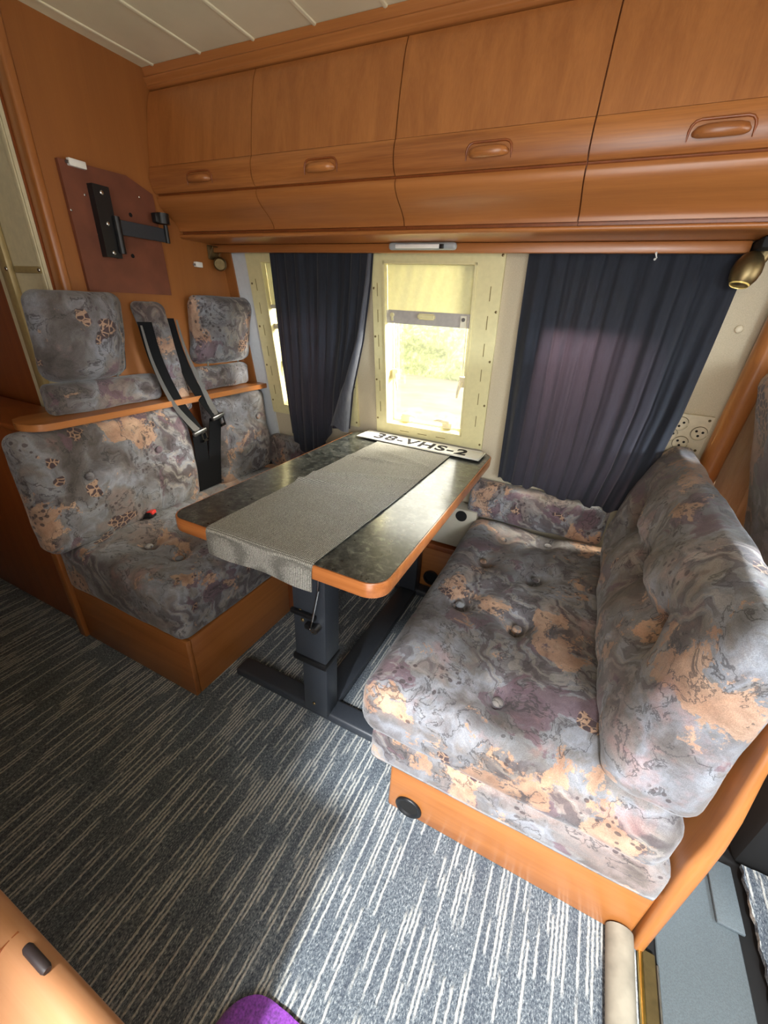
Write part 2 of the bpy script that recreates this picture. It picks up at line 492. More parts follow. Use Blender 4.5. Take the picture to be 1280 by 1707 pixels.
def thicken(bm, t):
    bmesh.ops.recalc_face_normals(bm, faces=bm.faces)
    bm.normal_update()
    faces = bm.faces[:]; edges = [e for e in bm.edges if len(e.link_faces) == 1]
    back = {v: bm.verts.new(v.co - v.normal * t) for v in bm.verts[:]}
    for e in edges:
        a, b = e.verts
        bm.faces.new((a, b, back[b], back[a]))
    for f in faces: bm.faces.new([back[v] for v in reversed(f.verts)])

def ribbon(bm, pts, width, wdir, th=0.0018):
    """a webbing strap through pts; wdir gives the width direction(s), twist allowed"""
    pts = [Vector(p) for p in pts]
    dense = []
    n = len(pts)
    for i in range(n - 1):
        p0 = pts[max(0, i - 1)]; p1 = pts[i]; p2 = pts[i + 1]; p3 = pts[min(n - 1, i + 2)]
        for k in range(6):
            t = k / 6
            dense.append((0.5 * ((2 * p1) + (p2 - p0) * t + (2 * p0 - 5 * p1 + 4 * p2 - p3) * t * t + (3 * p1 - p0 - 3 * p2 + p3) * t ** 3), (i + t) / (n - 1)))
    dense.append((pts[-1], 1.0))
    def at(lst, t):
        if not isinstance(lst, list): return lst
        f = t * (len(lst) - 1); i = min(int(f), len(lst) - 2)
        return lst[i] + (lst[i + 1] - lst[i]) * (f - i)
    rows = []
    for p, t in dense:
        wd = at(wdir, t); wd = Vector(wd).normalized(); w = at(width, t)
        rows.append((bm.verts.new(p - wd * w / 2), bm.verts.new(p + wd * w / 2)))
    for a, b in zip(rows, rows[1:]):
        bm.faces.new((a[0], a[1], b[1], b[0]))
    thicken(bm, th)

def lerp_pts(pts, t):
    """piecewise-linear (t, value) lookup"""
    for (a, va), (b, vb) in zip(pts, pts[1:]):
        if t <= b: return va + (vb - va) * (t - a) / (b - a if b > a else 1)
    return pts[-1][1]

def cushion(name, O, ex, ey, ez, L, W, H, r, parent, buttons=(), puff=0.0, depth=0.03, sig=0.045, res=0.014, mat='velour', wrinkle=0.003,
            seed=0.0, shape=None, creases=True, **tg):
    """a soft block L x W x H round O; ez is the tufted side"""
    ex, ey, ez, O = Vector(ex), Vector(ey), Vector(ez), Vector(O)
    a = (L / 2, W / 2, H / 2)
    bm = B()
    nx, ny, nz = max(6, int(L / res)), max(6, int(W / res)), max(5, int(H / res))
    cache = {}
    N = (nx, ny, nz)
    def vert(i, j, k):
        key = (i, j, k)
        if key in cache: return cache[key]
        p = Vector((-a[0] + L * i / nx, -a[1] + W * j / ny, -a[2] + H * k / nz))
        q = Vector([max(-a[m] + r, min(a[m] - r, p[m])) for m in range(3)])
        d = p - q
        if d.length > 1e-9:
            # spread the samples evenly round the rounded edge
            e = Vector([math.copysign(math.tan(min(1, abs(x) / r) * PI / 4), x) if abs(x) > 1e-9 else 0 for x in d])
            p = q + e.normalized() * r
            dirn = e.normalized()
        else: dirn = Vector((0, 0, 0))
        top = max(0.0, min(1.0, (p.z / a[2] + 0.2) / 1.0))
        u, v = p.x / a[0], p.y / a[1]
        dz = puff * (1 - abs(u) ** 4) * (1 - abs(v) ** 4)
        for (bx, by) in buttons:
            dd = math.hypot(p.x - bx, p.y - by)
            dz -= depth * math.exp(-dd / sig)
        if creases and len(buttons) > 1:
            for bi in range(len(buttons)):
                for bj in range(bi):
                    A, C = Vector(buttons[bi]), Vector(buttons[bj])
                    if (A - C).length > 0.36: continue
                    AC = C - A; tt = max(0, min(1, (Vector((p.x, p.y)) - A).dot(AC) / AC.length_squared))
                    dd = (Vector((p.x, p.y)) - A - AC * tt).length
                    dz -= depth * 0.24 * math.exp(-(dd / 0.022) ** 2)
        w = O + ex * p.x + ey * p.y + ez * p.z
        nz_ = mnoise.noise(w * 9 + Vector((seed, seed, 0))) + 0.5 * mnoise.noise(w * 24)
        p = p + Vector((0, 0, dz * top)) + (dirn if dirn.length else Vector((0, 0, 0))) * wrinkle * nz_
        p.z += wrinkle * nz_ * top
        if u or v:
            p.x += wrinkle * 0.6 * mnoise.noise(w * 7 + Vector((9, 1, 4))) ; p.y += wrinkle * 0.6 * mnoise.noise(w * 7 + Vector((2, 8, 1)))
        if shape: p = shape(p, a)
        cache[key] = bm.verts.new(O + ex * p.x + ey * p.y + ez * p.z)
        return cache[key]
    for k in (0, nz):
        for i in range(nx):
            for j in range(ny): bm.faces.new((vert(i, j, k), vert(i + 1, j, k), vert(i + 1, j + 1, k), vert(i, j + 1, k)))
    for j in (0, ny):
        for i in range(nx):
            for k in range(nz): bm.faces.new((vert(i, j, k), vert(i + 1, j, k), vert(i + 1, j, k + 1), vert(i, j, k + 1)))
    for i in (0, nx):
        for j in range(ny):
            for k in range(nz): bm.faces.new((vert(i, j, k), vert(i, j + 1, k), vert(i, j + 1, k + 1), vert(i, j, k + 1)))
    o = obj(name, bm, mat, parent, smooth=80, **tg)
    for (bx, by) in buttons:
        u, v = bx / a[0], by / a[1]
        z = a[2] + puff * (1 - abs(u) ** 4) * (1 - abs(v) ** 4) - depth
        for (cx_, cy_) in buttons:
            if (cx_, cy_) != (bx, by): z -= depth * math.exp(-math.hypot(cx_ - bx, cy_ - by) / sig)
        p = Vector((bx, by, z + 0.009))
        if shape: p = shape(p, a)
        q = Matrix((ex, ey, ez)).transposed()
        bb = B(); sph(bb, O + ex * p.x + ey * p.y + ez * p.z, .0135, .0135, .007, 16, 8, q)
        obj('button', bb, 'velour_button', o, smooth=80)
    return o

# ------------------------------------------------------------------ setting
SL = -0.1635            # the window side leans inwards towards the roof
def wp(x, z, off=0.0): return Vector((x, SL * (z - 0.7149) + off, z))
XL = -0.90              # face of the left partition
ZC = 1.812

def struct(name, bm, mat, smooth=30): return obj(name, bm, mat, kind='structure', smooth=smooth)

bm = B(); box(bm, -2.2, 0.945, -2.2, 0.10, -0.05, 0.0); struct('floor', bm, 'carpet', 0)
bm = B(); box(bm, 0.945, 2.5, -2.2, 0.10, -0.10, -0.014); struct('floor_cab', bm, 'black_matt', 0)

# ceiling with raised seams every 197 mm
bm = B(); box(bm, -2.2, 2.5, -2.2, 0.05, ZC, ZC + 0.04)
struct('ceiling', bm, 'ceiling', 0)
bm = B()
x = -0.85 - 0.197 * 6
while x < 0.95:
    prism(bm, [(x - .0065, ZC + .001), (x - .005, ZC - .003), (x, ZC - .0045), (x + .005, ZC - .003), (x + .0065, ZC + .001)], 'y', -2.2, -0.30)
    x += 0.197
struct('trim_1', bm, 'ceiling', 40)

# window wall with three openings
WIN = {1: (-0.165, 0.165, 0.750, 1.330), 2: (-0.705, -0.375, 0.750, 1.330), 3: (0.410, 0.730, 0.700, 1.330)}
xs = sorted({-0.94, 0.985} | {v for w in WIN.values() for v in w[:2]})
zs = sorted({0.0, 0.47, ZC} | {v for w in WIN.values() for v in w[2:]})
bm = B()
for xa, xb in zip(xs, xs[1:]):
    for za, zb in zip(zs, zs[1:]):
        xm, zm = (xa + xb) / 2, (za + zb) / 2
        if any(w[0] < xm < w[1] and w[2] < zm < w[3] for w in WIN.values()): continue
        def q(xx, zz, o): 
            zc = max(zz, 0.47); p = wp(xx, zc, o); p.z = zz; return p
        c = [bm.verts.new(q(*p)) for p in ((xa, za, 0), (xb, za, 0), (xb, zb, 0), (xa, zb, 0), (xa, za, .045), (xb, za, .045), (xb, zb, .045), (xa, zb, .045))]
        for f in ((0, 1, 2, 3), (7, 6, 5, 4), (0, 4, 5, 1), (1, 5, 6, 2), (2, 6, 7, 3), (3, 7, 4, 0)): bm.faces.new([c[i] for i in f])
bmesh.ops.remove_doubles(bm, verts=bm.verts, dist=1e-5)
struct('wall_window', bm, 'wallcarpet', 0)

bm = B(); box(bm, XL - .04, XL, -0.742, 0.0, 0, ZC); struct('wall_left', bm, 'wood_wall', 0)
bm = B(); box(bm, XL - .042, XL + .006, -0.762, -0.736, 0.83, ZC, .008, 3); struct('trim_2', bm, 'wood_z')
bm = B(); box(bm, -2.2, XL - .041, -0.766, -0.742, 0.0, ZC); struct('wall_rear', bm, 'wood_dark', 0)
bm = B(); box(bm, -2.24, -2.2, -2.2, 0.0, 0.0, ZC); struct('wall_far_left', bm, 'wood_dark', 0)
# wall behind the camera with the entry door opening
bm = B()
box(bm, -2.24, 0.337, -2.24, -2.2, 0, ZC); box(bm, 1.02, 1.06, -2.24, -2.2, 0, ZC); box(bm, 1.70, 2.5, -2.24, -2.2, 0, ZC); box(bm, 1.06, 1.70, -2.24, -2.2, 0, .95); box(bm, 1.06, 1.70, -2.24, -2.2, 1.5, ZC); box(bm, 0.337, 1.02, -2.24, -2.2, 1.79, ZC + .04)
struct('wall_entry', bm, 'wallcarpet', 0)
bm = B()
box(bm, 2.46, 2.5, -2.24, 0.1, -.1, 0.86); box(bm, 2.46, 2.5, -2.24, 0.1, 1.58, ZC); box(bm, 2.46, 2.5, -2.24, -1.9, .86, 1.58); box(bm, 2.46, 2.5, -0.05, 0.1, .86, 1.58)
struct('wall_windscreen', bm, 'black_matt', 0)
bm = B(); box(bm, 0.985, 2.5, 0.03, 0.08, -.1, ZC); struct('wall_cab', bm, 'wallcarpet', 0)
# header over the cab opening
bm = B(); box(bm, 0.925, 0.985, -2.2, -0.15, 1.52, ZC); struct('trim_3', bm, 'wood_y', 0)
# white upright strip and wood batten in the far left corner of the window wall
def leanbox(bm, x0, x1, z0, z1, o0, o1):
    c = [bm.verts.new(p) for p in (wp(x0, z0, o0), wp(x1, z0, o0), wp(x1, z1, o0), wp(x0, z1, o0), wp(x0, z0, o1), wp(x1, z0, o1), wp(x1, z1, o1), wp(x0, z1, o1))]
    for f in ((0, 1, 2, 3), (7, 6, 5, 4), (0, 4, 5, 1), (1, 5, 6, 2), (2, 6, 7, 3), (3, 7, 4, 0)): bm.faces.new([c[i] for i in f])
bm = B(); leanbox(bm, -0.852, -0.778, 0.50, 1.42, -.010, .0); struct('trim_4', bm, 'white_trim', 0)
bm = B(); leanbox(bm, -0.90, -0.853, 0.50, 1.42, -.016, .0); struct('trim_5', bm, 'wood_wall', 0)
# rounded wooden post on the window wall beside the cab
bm = B()
tube(bm, [wp(0.962, z, -0.045) for z in (0.70, 0.8, 0.95, 1.1, 1.25, 1.4, 1.55)], 0.031, 20)
struct('trim_6', bm, 'wood_z', 60)

# --- windows
def window(n, cx, half, z0, z1, blind_z, bar, full=True, bar2=None):
    root = thing('window_%d' % n, wp(cx, z0), kind='structure')
    def P(x, z, o): return wp(cx + x, z, o)
    def lbox(bm, x0, x1, za, zb, o0, o1): leanbox(bm, cx + x0, cx + x1, za, zb, o0, o1)
    bm = B(); H = half
    ox, oz0, oz1 = .085 if n == 1 else .072, .040, .050
    ol = .045 if n != 2 else .072
    for (a, b, c, d) in ((-H - ol, H + ox, z1, z1 + oz1), (-H - ol, H + ox, z0 - oz0, z0), (-H - ol, -H, z0, z1), (H, H + ox, z0, z1)):
        lbox(bm, a, b, c, d, -.016, -.001)
    # inner lip
    for (a, b, c, d) in ((-H, H, z1 - .006, z1), (-H, H, z0, z0 + .006), (-H, -H + .006, z0, z1), (H - .006, H, z0, z1)):
        lbox(bm, a, b, c, d, -.021, .044)
    obj('frame', bm, 'cream', root, smooth=0)
    bm = B()
    zz = z0 + .05
    while zz < z1 - .04:
        for sx in (-H - ol * .55, H + ox * .60):
            lbox(bm, sx - .0012, sx + .0012, zz, zz + .042, -.0168, -.0155)
        zz += .085
    for xx in (-.10, -.02, .06): lbox(bm, xx, xx + .04, z0 - .022, z0 - .0195, -.0168, -.0155)
    obj('slots', bm, 'slot', root, smooth=0)
    for (sx, sz) in [(-H - ol * .85, z0 + .02 + k * .16) for k in range(4)] + [(H + ox * .9, z0 - .02 + k * .155) for k in range(5)]:
        bm = B(); sph(bm, P(sx, sz, -.0165), .0042, .002, .0042, 10, 6); obj('screw', bm, 'brass', root)
    # blind
    bm = B()
    def f(u, v):
        x = -H + .007 + u * (2 * H - .014); z = z1 - v * (z1 - blind_z)
        return P(x, z, .004 + .0010 * math.sin(u * 44 + v * 5))
    grid(bm, f, 60, 10); thicken(bm, .001)
    obj('blind', bm, 'blind', root, smooth=60)
    if bar:
        bm = B(); lbox(bm, -H + .006, H - .006, blind_z - .040, blind_z + .004, -.006, .012)
        lbox(bm, -H + .006, H - .006, blind_z - .020, blind_z - .016, -.008, .012)
        rail = obj('blind_rail', bm, 'grey_bar', root, smooth=0)
        bm = B(); lbox(bm, -.035, .032, blind_z - .022, blind_z - .002, -.017, -.006)
        bmesh.ops.bevel(bm, geom=bm.edges[:], offset=.005, segments=3, affect='EDGES'); obj('handle', bm, 'cream', rail)
        bm = B(); cyl(bm, P(-H + .030, blind_z - .012, -.004), P(-H + .030, blind_z - .012, -.014), .007); lbox(bm, -H + .027, -H + .033, blind_z - .032, blind_z - .012, -.011, -.005); obj('catch', bm, 'cream', rail)
        bm = B(); lbox(bm, H - .042, H - .020, blind_z - .040, blind_z - .002, -.011, -.005); obj('catch', bm, 'latch', rail)
        bm = B(); cyl(bm, P(H - .031, blind_z - .014, -.010), P(H - .031, blind_z - .014, -.015), .006); obj('screw', bm, 'steel', rail)
    else:
        bm = B(); lbox(bm, -H + .006, H - .006, blind_z - .012, blind_z + .002, -.004, .010)
        if bar2: lbox(bm, -H + .006, H - .006, bar2 - .010, bar2 + .010, -.002, .012)
        obj('blind_rail', bm, 'grey_bar', root, smooth=0)
    bm = B(); lbox(bm, -H + .001, H - .001, z0 + .001, z1 - .001, .050, .053); obj('pane', bm, 'pane', root, smooth=0)
    # outer pane rim
    bm = B()
    for (a, b, c, d) in ((-H, H, z0 + .006, z0 + .016), (-H + .006, -H + .014, z0, z1), (H - .014, H - .006, z0, z1)): lbox(bm, a, b, c, d, .040, .049)
    obj('pane_rim', bm, 'cream_pale', root, smooth=0)
    if full:
        for sx in (-1, 1):
            bm = B()
            for dx in (.0, .008): tube(bm, [P(sx * (H - .030) + dx, 1.16, .030), P(sx * (H - .030) + dx, .975, .030)], .0016, 6)
            obj('stay_arm', bm, 'latch', root)
            bm = B()
            lbox(bm, sx * (H - .026) - .012, sx * (H - .026) + .012, .935, .972, .020, .040)
            tube(bm, [P(sx * (H - .030), .955, .018), P(sx * (H - .036), .925, .010), P(sx * (H - .040), .895, .012)], [.008, .006, .004], 8)
            obj('latch', bm, 'latch', root)
            bm = B()
            lbox(bm, sx * .092 - .020, sx * .092 + .020, z0 + .016, z0 + .036, .020, .040)
            tube(bm, [P(sx * .092 + .01 * sx, z0 + .040, .018), P(sx * .060, z0 + .046, .010), P(sx * .040, z0 + .042, .012)], [.009, .007, .004], 8)
            obj('latch', bm, 'latch', root)
    return root
window(1, 0.0, 0.165, .750, 1.330, 1.180, True)
window(2, -0.54, 0.165, .750, 1.330, 1.175, False, bar2=1.095)
window(3, 0.570, 0.160, .700, 1.330, 1.185, False, full=False)

# outside
bm = B(); box(bm, -30, 30, .4, 30, -.75, -.70); obj('ground', bm, 'sand', kind='structure', smooth=0)
bm = B()
def hf(u, v):
    x = -16 + 32 * u; z = -.7 + 2.6 * v
    return Vector((x, 11 + 1.3 * v * v + .5 * mnoise.noise(Vector((x * .9, z * 1.3, 0))) + .3 * mnoise.noise(Vector((x * 2.6, z * 2.6, 3))), z))
grid(bm, hf, 160, 18); thicken(bm, -1.2)
obj('hedge', bm, 'hedge', label='pale green hedge across the sandy yard seen through the window', cat='hedge', smooth=60)

# ------------------------------------------------------------------ overhead cabinets
XB = [-0.899, -0.465, -0.005, 0.450, 0.905]
FRONT = [(-.352, 1.760), (-.366, 1.73), (-.380, 1.67), (-.390, 1.61), (-.396, 1.563)]
RAIL = [(-.397, 1.562), (-.403, 1.545), (-.403, 1.520), (-.397, 1.502), (-.388, 1.493)]
LOWER = [(-.384, 1.487), (-.387, 1.477), (-.381, 1.463), (-.365, 1.448), (-.344, 1.434), (-.327, 1.421), (-.316, 1.408), (-.313, 1.398)]
def spline(pts, k=5):
    out = []
    pts = [Vector(p) for p in pts]; n = len(pts)
    for i in range(n - 1):
        p0 = pts[max(0, i - 1)]; p1 = pts[i]; p2 = pts[i + 1]; p3 = pts[min(n - 1, i + 2)]
        for m in range(k):
            t = m / k
            out.append(0.5 * ((2 * p1) + (p2 - p0) * t + (2 * p0 - 5 * p1 + 4 * p2 - p3) * t * t + (3 * p1 - p0 - 3 * p2 + p3) * t ** 3))
    out.append(pts[-1])
    return [tuple(p) for p in out]
def slab(bm, prof, x0, x1, th=.014):
    prof = spline(prof)
    prism(bm, prof + [(y + th, z) for y, z in reversed(prof)], 'x', x0, x1)
def bevel_all(bm, off, seg=2, ang=50):
    es = [e for e in bm.edges if len(e.link_faces) == 2 and e.calc_face_angle(0) > math.radians(ang)]
    bmesh.ops.bevel(bm, geom=es, offset=off, segments=seg, profile=.5, affect='EDGES')
CABL = ['overhead cherry wood cabinet at the left end against the partition',
        'second overhead wood cabinet from the left partition, left of the strip light',
        'third overhead wood cabinet, above the centre window and strip light',
        'rightmost overhead wood cabinet, above the wide navy curtain']
for i in range(4):
    x0, x1 = XB[i], XB[i + 1]
    c = thing('overhead_cabinet', ((x0 + x1) / 2, -.27, 1.39), CABL[i], 'cabinet', 'overhead cabinets above the dinette')
    bm = B()
    prism(bm, [(-.340, 1.762), (-.372, 1.66), (-.380, 1.56), (-.382, 1.50), (-.368, 1.475), (-.330, 1.44), (-.298, 1.41), (-.298, 1.392), (-.150, 1.392), (-.19, 1.762)], 'x', x0 + .0005, x1 - .0005)
    obj('carcass', bm, 'wood_dark', c, smooth=0)
    g = .0016
    bm = B(); slab(bm, FRONT, x0 + g, x1 - g); bevel_all(bm, .0012)
    door = obj('door', bm, 'wood_z', c)
    bm = B(); slab(bm, RAIL, x0 + g, x1 - g); bevel_all(bm, .0014)
    obj('door_rail', bm, 'wood_rail', door)
    hx = (x0 + x1) / 2 + (.013 if i else .01)
    if i == 3: hx = .675
    bm = B()
    tube(bm, [(hx - .043, -.401, 1.518), (hx - .037, -.4085, 1.518), (hx - .025, -.4130, 1.518), (hx, -.4138, 1.518), (hx + .025, -.4130, 1.518), (hx + .037, -.4085, 1.518), (hx + .043, -.401, 1.518)],
         [.005, .009, .0105, .011, .0105, .009, .005], 14)
    obj('handle', bm, 'wood_rail', door, smooth=60)
    bm = B()
    arch = [(hx - .052, -.4035, 1.506)] + [(hx - .052 + .016 * (1 - math.cos(a)), -.4045, 1.522 + .016 * math.sin(a)) for a in (0, .5, 1.0, 1.57)] + \
           [(hx + .052 - .016 * (1 - math.cos(a)), -.4045, 1.522 + .016 * math.sin(a)) for a in (1.57, 1.0, .5, 0)] + [(hx + .052, -.4035, 1.506)]
    tube(bm, arch, [.001] + [.0026] * (len(arch) - 2) + [.001], 8)
    obj('handle_recess_shade', bm, 'wood_dark', door, smooth=60)  # dark wood arch puts the shade of the groove round the handle into colour
    bm = B(); slab(bm, LOWER, x0 + g, x1 - g); bevel_all(bm, .0012)
    obj('lower_panel', bm, 'wood_x', c)

# cornice above the doors, ledge and pelmet below
bm = B()
prism(bm, spline([(-.366, ZC - .001), (-.362, 1.800), (-.360, 1.793), (-.366, 1.788), (-.362, 1.781), (-.356, 1.775), (-.358, 1.769), (-.352, 1.764)], 3) + [(-.19, 1.764), (-.19, ZC - .001)], 'x', -.899, .92)
struct('trim_7', bm, 'wood_x', 50)
bm = B()
prism(bm, spline([(-.300, 1.3915), (-.312, 1.389), (-.315, 1.384), (-.311, 1.379), (-.300, 1.377)], 3) + [(-.155, 1.377), (-.155, 1.3915)], 'x', -.899, .92)
obj('light_shelf', bm, 'wood_x', label='long rounded wood ledge running under the overhead cabinets', cat='shelf', smooth=50)
bm = B()
box(bm, -.899, .835, -.168, -.150, 1.350, 1.3765, .004, 2)
obj('pelmet', bm, 'wood_x', label='wooden pelmet board above the window curtains', cat='pelmet')

# strip light on the pelmet
t = thing('strip_light', (0, -.17, 1.36), 'small clear plastic strip light fixed to the wooden pelmet', 'light')
bm = B(); box(bm, -.112, .112, -.192, -.1685, 1.3555, 1.3760, .009, 4); obj('housing', bm, 'lampclear', t)
bm = B(); box(bm, -.085, .062, -.196, -.190, 1.359, 1.370, .002, 2); obj('tube', bm, 'white', t)
bm = B(); box(bm, .062, .076, -.197, -.189, 1.3575, 1.370, .001, 2); obj('switch', bm, 'black', t)

# ------------------------------------------------------------------ left partition things
# television board and bracket
t = thing('bracket_board', (XL, -.54, 1.19), 'red-brown board with clipped corner fixed to the wooden partition', 'board')
bm = B(); prism(bm, [(-.694, 1.512), (-.640, 1.514), (-.496, 1.518), (-.410, 1.487), (-.4085, 1.454), (-.399, 1.190), (-.692, 1.190)], 'x', XL + .001, XL + .013)
bevel_all(bm, .0015); obj('panel', bm, 'board', t)
for (y, z) in ((-.461, 1.470), (-.64, 1.44), (-.625, 1.345), (-.565, 1.295), (-.69, 1.395)):
    bm = B(); sph(bm, (XL + .0135, y, z), .0015, .0035, .0035, 10, 6); obj('screw', bm, 'chrome', t)
for (y, z) in ((-.505, 1.415), (-.525, 1.30)):
    bm = B(); cyl(bm, (XL + .012, y, z), (XL + .0138, y, z), .006); obj('hole', bm, 'hole', t)
t = thing('swivel_bracket', (-.87, -.58, 1.28), 'black steel swivel arm bracket bolted to the red-brown board', 'bracket')
bm = B()
prism(bm, [(XL + .013, -.628), (XL + .037, -.628), (XL + .037, -.578), (XL + .013, -.578), (XL + .013, -.583), (XL + .031, -.583), (XL + .031, -.623), (XL + .013, -.623)], 'z', 1.287, 1.470)
bevel_all(bm, .001); obj('wall_channel', bm, 'black', t)
for z in (1.452, 1.375, 1.300):
    bm = B(); sph(bm, (XL + .038, -.603, z), .002, .006, .006, 12, 6); obj('bolt', bm, 'chrome', t)
bm = B(); cyl(bm, (XL + .043, -.578, 1.300), (XL + .043, -.578, 1.398), .010); obj('hinge', bm, 'black', t)
bm = B(); box(bm, XL + .036, XL + .042, -.570, -.408, 1.352, 1.392, .001, 1); obj('arm', bm, 'steel_dark', t)
bm = B(); cyl(bm, (XL + .045, -.405, 1.350), (XL + .045, -.405, 1.402), .007); cyl(bm, (XL + .045, -.412, 1.404), (XL + .045, -.412, 1.434), .021)
box(bm, XL + .030, XL + .052, -.444, -.405, 1.404, 1.432, .004, 2); obj('head', bm, 'black', t)
# white magnetic catches
for (y0, y1, z, lab) in ((-.672, -.625, 1.508, 'white plastic catch at the top corner of the red-brown board'), (-.268, -.236, 1.300, 'small white plastic catch on the partition beside the brass wall lamp')):
    t = thing('door_catch', (XL, (y0 + y1) / 2, z - .008), lab, 'catch', 'white catches on the partition')
    off = .013 if y0 < -.5 else 0
    bm = B(); box(bm, XL + off, XL + off + .014, y0, y1, z - .008, z + .010, .002, 2); obj('body', bm, 'white', t)
    bm = B(); cyl(bm, (XL + off + .003, y0 - .004, z), (XL + off + .003, y0 - .001, z), .003); cyl(bm, (XL + off + .008, y0, z), (XL + off + .008, y0 - .003, z), .004); obj('magnet', bm, 'steel', t)
# brass lamp, left
t = thing('wall_lamp', (-.875, -.165, 1.30), 'brass spotlight on the wooden partition at the left end', 'lamp', 'brass wall lamps')
bm = B(); box(bm, XL + .001, XL + .008, -.195, -.145, 1.325, 1.374, .004, 2); obj('mount', bm, 'brass', t)
bm = B(); tube(bm, [(XL + .010, -.192, 1.335), (XL + .03, -.192, 1.368), (XL + .03, -.148, 1.368), (XL + .010, -.148, 1.335)], .0025, 8); obj('yoke', bm, 'brass', t)
q = Vector((.55, -.72, -.15)).to_track_quat('Z', 'Y').to_matrix()
bm = B(); lathe(bm, [(0.001, -.052), (.014, -.048), (.022, -.03), (.025, -.008), (.024, .004), (.021, .008), (.019, .004)], (-.862, -.172, 1.310), q); obj('lamp_shade', bm, 'brass', t, smooth=60)
bm = B(); lathe(bm, [(.019, .004), (.015, -.004), (.008, -.010), (.0005, -.012)], (-.862, -.172, 1.310), q); obj('reflector', bm, 'brass_bright', t, smooth=60)
# switch at the window edge
bm = B(); box(bm, XL + .001, XL + .014, -.085, -.055, .985, 1.030, .003, 2)
obj('light_switch', bm, 'black', label='small black switch on the partition beside the right headrest', cat='switch')

# beige panelled door beyond the partition
t = thing('beige_door', (-1.03, -.77, .60), 'beige door with gold frame left of the wooden partition', 'door')
bm = B(); box(bm, -1.20, -.943, -.776, -.7665, .60, ZC - .01); obj('panel', bm, 'beige', t, smooth=0)
bm = B(); box(bm, -1.090, -.946, -.782, -.7765, 1.228, 1.246, .002, 2); obj('rail', bm, 'gold_matt', t)
bm = B(); box(bm, -1.140, -1.096, -.796, -.7765, .60, ZC - .01, .006, 2); obj('stile', bm, 'gold_matt', t)
bm = B(); box(bm, -.962, -.944, -.781, -.7765, .60, ZC - .01, .002, 2); obj('stile', bm, 'beige', t)
for x in (-1.10, -.958):
    bm = B(); sph(bm, (x, -.798 if x < -1 else -.783, 1.237), .006, .003, .006, 12, 6); obj('screw', bm, 'chrome', t)
# lower cupboard at the far left
t = thing('low_cupboard', (-1.55, -.88, 0), 'dark wood low cupboard beyond the end of the left bench', 'cupboard')
bm = B(); box(bm, -2.19, -.955, -.960, -.790, 0.001, .795, .004, 2); obj('carcass', bm, 'wood_dark', t)
bm = B(); box(bm, -2.19, -.935, -.975, -.790, .796, .815, .006, 3); obj('top', bm, 'wood_dark', t)

# ------------------------------------------------------------------ left bench
t = thing('bench_base', (-.62, -.5, 0), 'wooden base of the left bench with fabric-topped seat cushion', 'bench base')
bm = B(); box(bm, -.925, -.352, -.985, -.967, .001, .236, .003, 2); obj('front_panel', bm, 'wood_x', t)
bm = B(); box(bm, -.372, -.352, -.966, -.495, .001, .236, .003, 2)
obj('side_panel', bm, 'wood_y', t)
bm = B(); box(bm, -.372, -.352, -.494, -.08, .001, .236, .003, 2); obj('rear_panel', bm, 'wood_dark', t)
bm = B(); box(bm, -.965, -.927, -.998, -.80, .001, .455, .006, 2); obj('end_panel', bm, 'wood_z', t)
bm = B(); box(bm, -.926, -.374, -.966, -.08, .216, .236); obj('top_board', bm, 'wood_dark', t, smooth=0)

cushion('seat_cushion', (-.624, -.52, .335), (1, 0, 0), (0, 1, 0), (0, 0, 1), .580, .965, .194, .042, None,
        buttons=[(-.025, -.325), (.122, -.325), (-.025, -.04), (.122, -.04), (-.025, .25), (.122, .25)], puff=.018, depth=.034, seed=1.0,
        label='long patterned seat cushion of the left bench, partly under the table', cat='seat cushion')
def back_shape(p, a):
    # thinner towards the top edge
    k = (p.x / a[0])            # local x = height
    q_ = Vector(p)
    if p.z > 0: q_.z -= .018 * max(0, k)
    return q_
for (y0, y1, btn, lab) in ((-1.058, -.474, [(.03, -.122), (.05, .135)], 'patterned backrest cushion on the left bench, left of the seat belts'),
                           (-.372, -.028, [(.10, -.132), (.07, .108)], 'shorter patterned backrest cushion between the seat belts and the window')):
    cushion('backrest_cushion', (-.836, (y0 + y1) / 2, .628), (0, 0, 1), (0, 1, 0), (1, 0, 0), .390, y1 - y0, .100, .038, None,
            buttons=[(b_[0], b_[1]) for b_ in btn], puff=.018, depth=.036, sig=.04, seed=y0, group='buttoned backrest cushions of the left bench', label=lab, cat='backrest cushion', shape=back_shape)
# wooden ledge on top of the backrest
bm = B()
pts = [(XL + .001, -.03), (-.795, -.03), (-.795, -.93), (-.800, -.965), (-.820, -.990), (-.850, -1.004), (-.885, -1.002), (-.925, -.985), (-.944, -.955), (-.944, -.80), (XL + .001, -.80)]
prism(bm, pts, 'z', .822, .842); bevel_all(bm, .006, 3)
obj('backrest_ledge', bm, 'wood_y', label='narrow wood ledge along the top of the left bench backrest', cat='ledge')
bm = B(); box(bm, XL + .0005, -.888, -.80, -.03, .44, .820); obj('backrest_board', bm, 'wood_dark', label='dark board behind the left bench backrest cushions', cat='board', smooth=0)
# small lumbar bands
for (y0, y1, lab) in ((-.912, -.535, 'low patterned pad on the ledge under the larger left headrest'), (-.455, -.078, 'low patterned pad on the ledge under the headrest by the window')):
    cushion('neck_pad', (-.873, (y0 + y1) / 2, .8885), (0, 0, 1), (0, 1, 0), (1, 0, 0), .092, y1 - y0, .052, .020, None, puff=.008, seed=y1, res=.010,
            group='low pads above the left bench ledge', label=lab, cat='pad')
